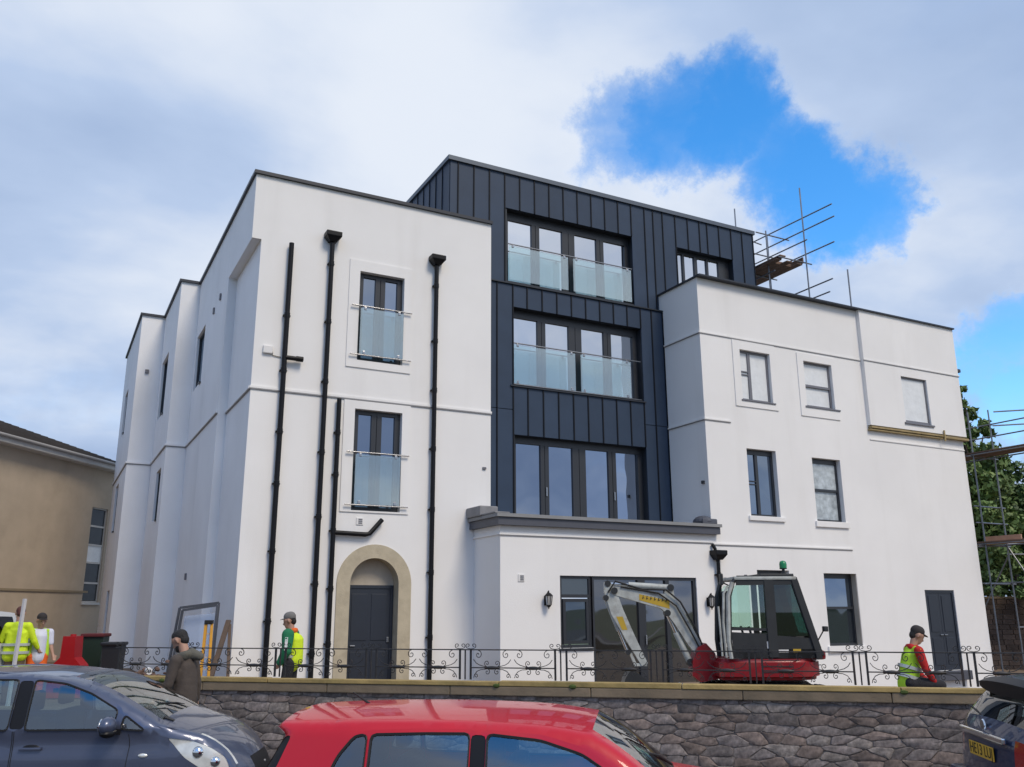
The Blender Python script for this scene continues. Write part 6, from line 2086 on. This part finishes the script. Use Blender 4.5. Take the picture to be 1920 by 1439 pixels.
def stand(h=1.75, lean=0.0, stride=0.0, arm=((.04, .30, .0), (.04, -.30, .0)), headf=(1, 0, 0), headd=0.0):
    s = h / 1.75
    J = dict(pelvis=(0, 0, .95 * s), chest=(lean * .55, 0, 1.27 * s), neck=(lean, 0, 1.47 * s), head=(lean + .03 + headd, 0, 1.625 * s),
             sh_l=(lean * .9, .185, 1.40 * s), sh_r=(lean * .9, -.185, 1.40 * s), hip_l=(0, .09, .92 * s), hip_r=(0, -.09, .92 * s),
             kn_l=(.02 + stride * .35, .095, .50 * s), kn_r=(.02 - stride * .2, -.095, .50 * s), an_l=(stride * .5, .10, .09 * s), an_r=(-stride * .6, -.10, .11 * s),
             el_l=(arm[0][0] * .4, arm[0][1] * .85, 1.12 * s), el_r=(arm[1][0] * .4, arm[1][1] * .85, 1.12 * s),
             wr_l=(arm[0][0], arm[0][1], .88 * s + arm[0][2]), wr_r=(arm[1][0], arm[1][1], .88 * s + arm[1][2]), face=headf)
    return J


def band(P, name, mat, c0, c1, r0, r1, parent=None):
    b_ = MB(); capsule(b_, c0, r0, c1, r1); return b_


def tape_ring(P, c, r, z, h=.05, mat=None, parent=None, squash=1.0):
    m_ = MB(); m_.lathe([(r, -h / 2), (r + .004, 0), (r, h / 2)], 24, (c[0], c[1], z))
    build('reflective_band', m_, mat or SILVER, P, smooth=50)


# man in the brown coat walking left on the pavement
def coat_extra(P, J, H):
    hd_ = MB(); nk = Vector(J['neck'])
    capsule(hd_, nk + Vector((-.06, -.09, -.02)), .062, nk + Vector((-.06, .09, -.02)), .062); capsule(hd_, nk + Vector((-.10, 0, .0)), .075, nk + Vector((-.22, 0, -.03)), .05)
    capsule(hd_, nk + Vector((.03, .08, -.03)), .045, nk + Vector((-.08, .1, 0)), .05); capsule(hd_, nk + Vector((.03, -.08, -.03)), .045, nk + Vector((-.08, -.1, 0)), .05)
    blob('hood', hd_, HOODC, P, .013, 4)


Jm = stand(1.74, .05, .55, ((.22, .27, .06), (.02, -.29, .02)), (1, 0, -.35), .05)
person('dark haired man in a brown padded coat walking left along the pavement', (1.76, 12.13, .13), ang + math.pi, Jm,
       dict(mat=BROWNC, name='coat', bulk=[((0, .05, .84), .125, (0, .03, 1.1), .13), ((0, -.05, .84), .125, (0, -.03, 1.1), .13)]), dict(mat=DARKC), dict(beard=True), extra=coat_extra)

# worker in yellow waistcoat with green sleeves, facing left behind the wall
def vest_green(P, J, H):
    v_ = MB(); el = Vector(J['el_l']); sh = Vector(J['sh_l'])
    for k in range(7):
        c = sh.lerp(el, .2 + .12 * k)
        v_.bbox(c.x - .03, c.x + .02, c.y + .088, c.y + .102, c.z - .014 - .004 * (k % 3), c.z + .014, .004)
    build('sleeve_lettering', v_, LIGHT_PLASTIC, P)
    tape_ring(P, (0, 0), .168, 1.02)
    co = MB(); nk = Vector(J['neck']); capsule(co, nk + Vector((-.07, -.05, .0)), .05, nk + Vector((-.07, .05, .0)), .05); capsule(co, nk + Vector((0, -.06, -.02)), .05, nk + Vector((0, .06, -.02)), .05)
    blob('orange_collar', co, ORANGE, P, .013, 3)


Jg = stand(1.73, .03, .15, ((.12, .20, .10), (.10, -.2, .1)), (1, 0, -.12))
Jg['el_l'] = (.02, .25, 1.12); Jg['wr_l'] = (.14, .20, .92)
person('worker in grey cap and yellow waistcoat with long green sleeves facing left', (4.03, 15.97, .33), math.pi + R(-28), Jg,
       dict(mat=HIVIS, name='waistcoat', sleeve=1.45, bulk=[((-.05, .0, .95), .16, (-.05, 0, 1.25), .165)]), dict(mat=DARKC), dict(cap=GREYCAP), sleeve=GREENC, extra=vest_green)


# crouching worker on the right, red sleeves, facing right
def vest_lime(P, J, H):
    a = Vector(J['pelvis']); c = Vector(J['chest'])
    for t in (.22, .62):
        q = a.lerp(c, t)
        m_ = MB(); capsule(m_, q - (c - a).normalized() * .022, .170, q + (c - a).normalized() * .022, .171)
        d = (c - a).normalized()
        mm = MB(); x_ = d.cross(Vector((0, 1, 0))).normalized()
        ring = [q + (x_ * math.cos(t_) + Vector((0, 1, 0)) * math.sin(t_)) * .176 for t_ in [2 * math.pi * k / 24 for k in range(25)]]
        for p0, p1 in zip(ring[:-1], ring[1:]): mm.bar(p0, p1, .012, .05, up=d)
        build('reflective_band', mm, SILVER, P)
    co = MB(); nk = Vector(J['neck']); capsule(co, nk + Vector((-.06, -.05, -.02)), .055, nk + Vector((-.06, .05, -.02)), .055); capsule(co, nk + Vector((.02, -.05, -.03)), .05, nk + Vector((.02, .05, -.03)), .05)
    blob('red_collar', co, REDC, P, .013, 3)


Jr = dict(pelvis=(-.05, 0, .70), chest=(.05, 0, 1.03), neck=(.11, 0, 1.24), head=(.18, 0, 1.385), sh_l=(.10, .19, 1.17), sh_r=(.10, -.19, 1.17),
          hip_l=(-.03, .09, .68), hip_r=(-.03, -.09, .68), kn_l=(.40, .15, .66), kn_r=(.40, -.15, .66), an_l=(.30, .14, .22), an_r=(.30, -.14, .22), toe_l=(.16, 0, -.17), toe_r=(.16, 0, -.17),
          el_l=(.14, .23, .90), el_r=(.16, -.23, .90), wr_l=(.32, .17, .72), wr_r=(.30, -.17, .70), face=(1, 0, -.30))
RWP = (12.28, 9.92)
person('crouching worker in lime waistcoat with red sleeves and dark cap behind the wall', (RWP[0], RWP[1], .30), R(-28), Jr,
       dict(mat=HIVIS_G, name='waistcoat'), dict(mat=DARKC), dict(cap=DARKCAP), sleeve=REDC, extra=vest_lime)


# two workers on the left
def jacket_extra(P, J, H):
    for z_ in (1.12, .97):
        m_ = MB(); ring = [(-.02 + .172 * math.cos(t_), .245 * math.sin(t_), z_) for t_ in [2 * math.pi * k / 28 for k in range(29)]]
        for p0, p1 in zip(ring[:-1], ring[1:]): m_.bar(p0, p1, .012, .05)
        build('reflective_band', m_, SILVER, P)


Jy = stand(1.84, -.02, .05, ((.14, .36, .14), (.12, -.36, .12)), (1, .25, -.1))
person('worker seen from behind in a bulky yellow hi-vis jacket beside the white post', (-.27, 20.5, .38), R(75), Jy,
       dict(mat=HIVIS, name='jacket', bulk=[((-.02, .09, .92), .14, (-.02, .06, 1.28), .15), ((-.02, -.09, .92), .14, (-.02, -.06, 1.28), .15)]), dict(mat=KHAKI), dict(hair=HAIR_R), extra=jacket_extra)


def open_vest(P, J, H):
    v_ = MB()
    for s_ in (-1, 1):
        capsule(v_, (.03, s_ * .15, .93), .055, (.03, s_ * .13, 1.38), .05); capsule(v_, (-.08, s_ * .08, .93), .10, (-.06, s_ * .08, 1.36), .09)
    blob('open_waistcoat', v_, HIVIS_G, P, .014, 4)
    st_ = MB()
    for s_ in (-1, 1): st_.lathe([(.113, -.03), (.117, 0), (.113, .03)], 18, (.01, s_ * .093, .62))
    build('trouser_stripe', st_, HIVIS, P)


Jw = stand(1.70, .0, .05, ((.10, .26, .08), (.02, -.27, .02)), (1, .1, -.25))
person('worker in white t-shirt and orange trousers with open yellow waistcoat', (.12, 20.7, .36), R(-80), Jw,
       dict(mat=WHITEC, name='tshirt', short=True), dict(mat=ORANGE), dict(cap=DARKCAP), extra=open_vest)

# ------------------------------------------------------------------ odds and ends on the site
REDP = M('red_plastic', (0.36, 0.008, 0.012), .4, var=.1)
t = thing('plastic_barrier', 'red plastic water filled barrier standing behind the two left workers', 'barrier', (.78, 22.0, .35), R(-25))
q = MB(); q.prism([(-.36, 0), (.36, 0), (.36, .50), (.30, .66), (.15, .82), (.13, 1.26), (-.13, 1.26), (-.15, .82), (-.30, .66), (-.36, .50)], 'y', -.2, .2)
build('body', q, REDP, t)
build('fork_slot', MB().box(-.2, .2, -.206, .206, .12, .2), BLACK, t); build('filler_cap', MB().lathe([(0, 1.30), (.06, 1.30), (.06, 1.26)], 14), REDP, t)
BIN = M('dark_green_plastic', (0.012, 0.028, 0.018), .5, var=.1)
BLK = M('black_bin_plastic', (0.014, 0.014, 0.017), .5, var=.1)


def bin_(label, loc, rz, m, lidm, h=1.1, w=.55):
    t = thing('wheelie_bin', label, 'bin', loc, rz, 'wheelie bins by the side of the building')
    b_ = MB(); a = w / 2
    b_.add([(-a * .8, -a * .8, .06), (a * .8, -a * .8, .06), (a * .8, a * .8, .06), (-a * .8, a * .8, .06), (-a, -a, h), (a, -a, h), (a, a, h), (-a, a, h)],
           [(3, 2, 1, 0), (0, 1, 5, 4), (1, 2, 6, 5), (2, 3, 7, 6), (3, 0, 4, 7)])
    build('body', b_, m, t); build('lid', MB().bbox(-a - .03, a + .03, -a - .05, a + .05, h, h + .07, .025), lidm, t, smooth=40)
    for s_ in (-1, 1): build('wheel', MB().lathe([(0, -.03), (.09, -.03), (.1, 0), (.09, .03), (0, .03)], 14, (s_ * a * .75, a * .8, .1), 'x'), RUBBER, t)
    build('handle', MB().tube([(-a * .8, a + .08, h + .02), (a * .8, a + .08, h + .02)], .016, 8), m, t)


bin_('tall dark green bin with maroon lid left of the black bin', (1.28, 22.9, .35), R(-20), BIN, MAROON, 1.22, .46)
bin_('black bin against the corner of the white building side wall', (1.62, 22.0, .35), R(-20), BLK, BLK, 1.05, .40)
t = thing('marker_post', 'slim white post in front of the worker in yellow jacket', 'post', (-.28, 20.0, .35))
build('shaft', MB().bar((0, 0, -.1), (.06, .05, 2.02), .055, .055), M('off_white_post', (.55, .54, .55), .6, var=.12), t)
build('foot', MB().bbox(-.14, .14, -.14, .14, -.02, .05, .02), COPE, t)

t = thing('steel_frame', 'grey steel double door frame leaning beside the left side wall', 'frame', (2.85, 19.5, .33), R(-18))
STEELD = M('primed_steel', (0.075, 0.08, 0.095), .5, metal=.4, var=.15)
q = MB()
for (dx, dz, ln, yy) in ((0, 0, -.30, 0), (.10, -.05, -.24, -.16)):
    x0, x1, zt = -.46 + dx, .44, 1.86 + dz
    q.bar((x0, yy, 0), (x0 + .14, yy - ln, zt), .04, .04); q.bar((x1, yy, 0), (x1 + .02, yy - ln, zt + .10), .04, .04)
    q.bar((x0 + .14, yy - ln, zt), (x1 + .02, yy - ln, zt + .10), .04, .05)
build('frame', q, STEELD, t)
build('polythene_sheet', MB().add([(-.30, .12, .1), (.38, .12, .1), (.42, .29, 1.75), (-.20, .29, 1.7)], [(0, 1, 2, 3)]), clear_glass('blue_polythene', (.78, .85, .96), .05, haze=(.42, .5, .66), haze_amt=.5), t, fix=False)
t = thing('step_ladder', 'folded yellow step ladder propped near the building corner', 'ladder', (2.98, 18.3, .33), R(-22))
YP = M('yellow_fibreglass', (0.62, 0.30, 0.02), .5, var=.15)
for x in (-.055, .055):
    build('stile', MB().bar((x * 1.5, 0, 0), (x - .03, .18, 1.55), .05, .07), YP, t)
for k in range(6):
    build('tread', MB().box(-.07 - .004 * k, .06 - .004 * k, .03 + k * .028, .09 + k * .028, .25 + .22 * k, .275 + .22 * k), M('ladder_tread', (.45, .42, .38), .5), t)
build('top_cap', MB().bbox(-.11, .05, .12, .24, 1.54, 1.62, .015), BLACK, t)
t = tag(build('plank_and_shadow', MB().bar((3.08, 18.9, .33), (3.62, 19.75, 1.93), .10, .045), TIMBER_B), 'dark brown plank leaning against the building corner', 'plank')
t = tag(build('plank_and_shadow', MB().bar((3.62, 19.3, .33), (3.66, 19.8, 1.85), .06, .03), TIMBER_B), 'thin dark upright bar standing in for the shadow beside the leaning brown plank', 'shadow bar')  # added dark bar imitating the plank's shadow at the corner
# rubble heap behind the left end of the wall
RUB = M('rubble', (0.14, 0.085, 0.065), .95, var=.4, vscale=7, bump=.6, bscale=14)
rr = random.Random(3); q = MB()
for k in range(420):
    s = rr.gauss(-1.5, .75); n_ = 1.35 + rr.gauss(0, .38)
    hmax = 1.05 * math.exp(-((s + 1.5) / 1.1) ** 2 - ((n_ - 1.35) / .6) ** 2)
    p = wp(s, n_, .3 + hmax * rr.uniform(.55, 1.0)); a = rr.uniform(.03, .09)
    bm = bmesh.new(); bmesh.ops.create_icosphere(bm, subdivisions=1, radius=a)
    mt = Matrix.Translation(p) @ Matrix.Rotation(rr.uniform(0, 6), 4, (rr.random(), rr.random(), rr.random() + .1)) @ Matrix.Diagonal((1, rr.uniform(.5, 1), rr.uniform(.4, .8), 1))
    for v in bm.verts: v.co = mt @ (v.co * rr.uniform(.8, 1.15))
    q.frombm(bm); bm.free()
o = build('rubble_heap', q, RUB, fix=False); o['kind'] = 'stuff'
o = tag(build('pipe_offcut', MB().lathe([(.028, -.10), (.05, -.10), (.05, .10), (.028, .10), (.028, -.1)], 18, tuple(wp(-1.5, .96, 1.22)), 'y'), LIGHT_PLASTIC, smooth=40), 'short white plastic pipe end lying on the rubble behind the wall', 'pipe')
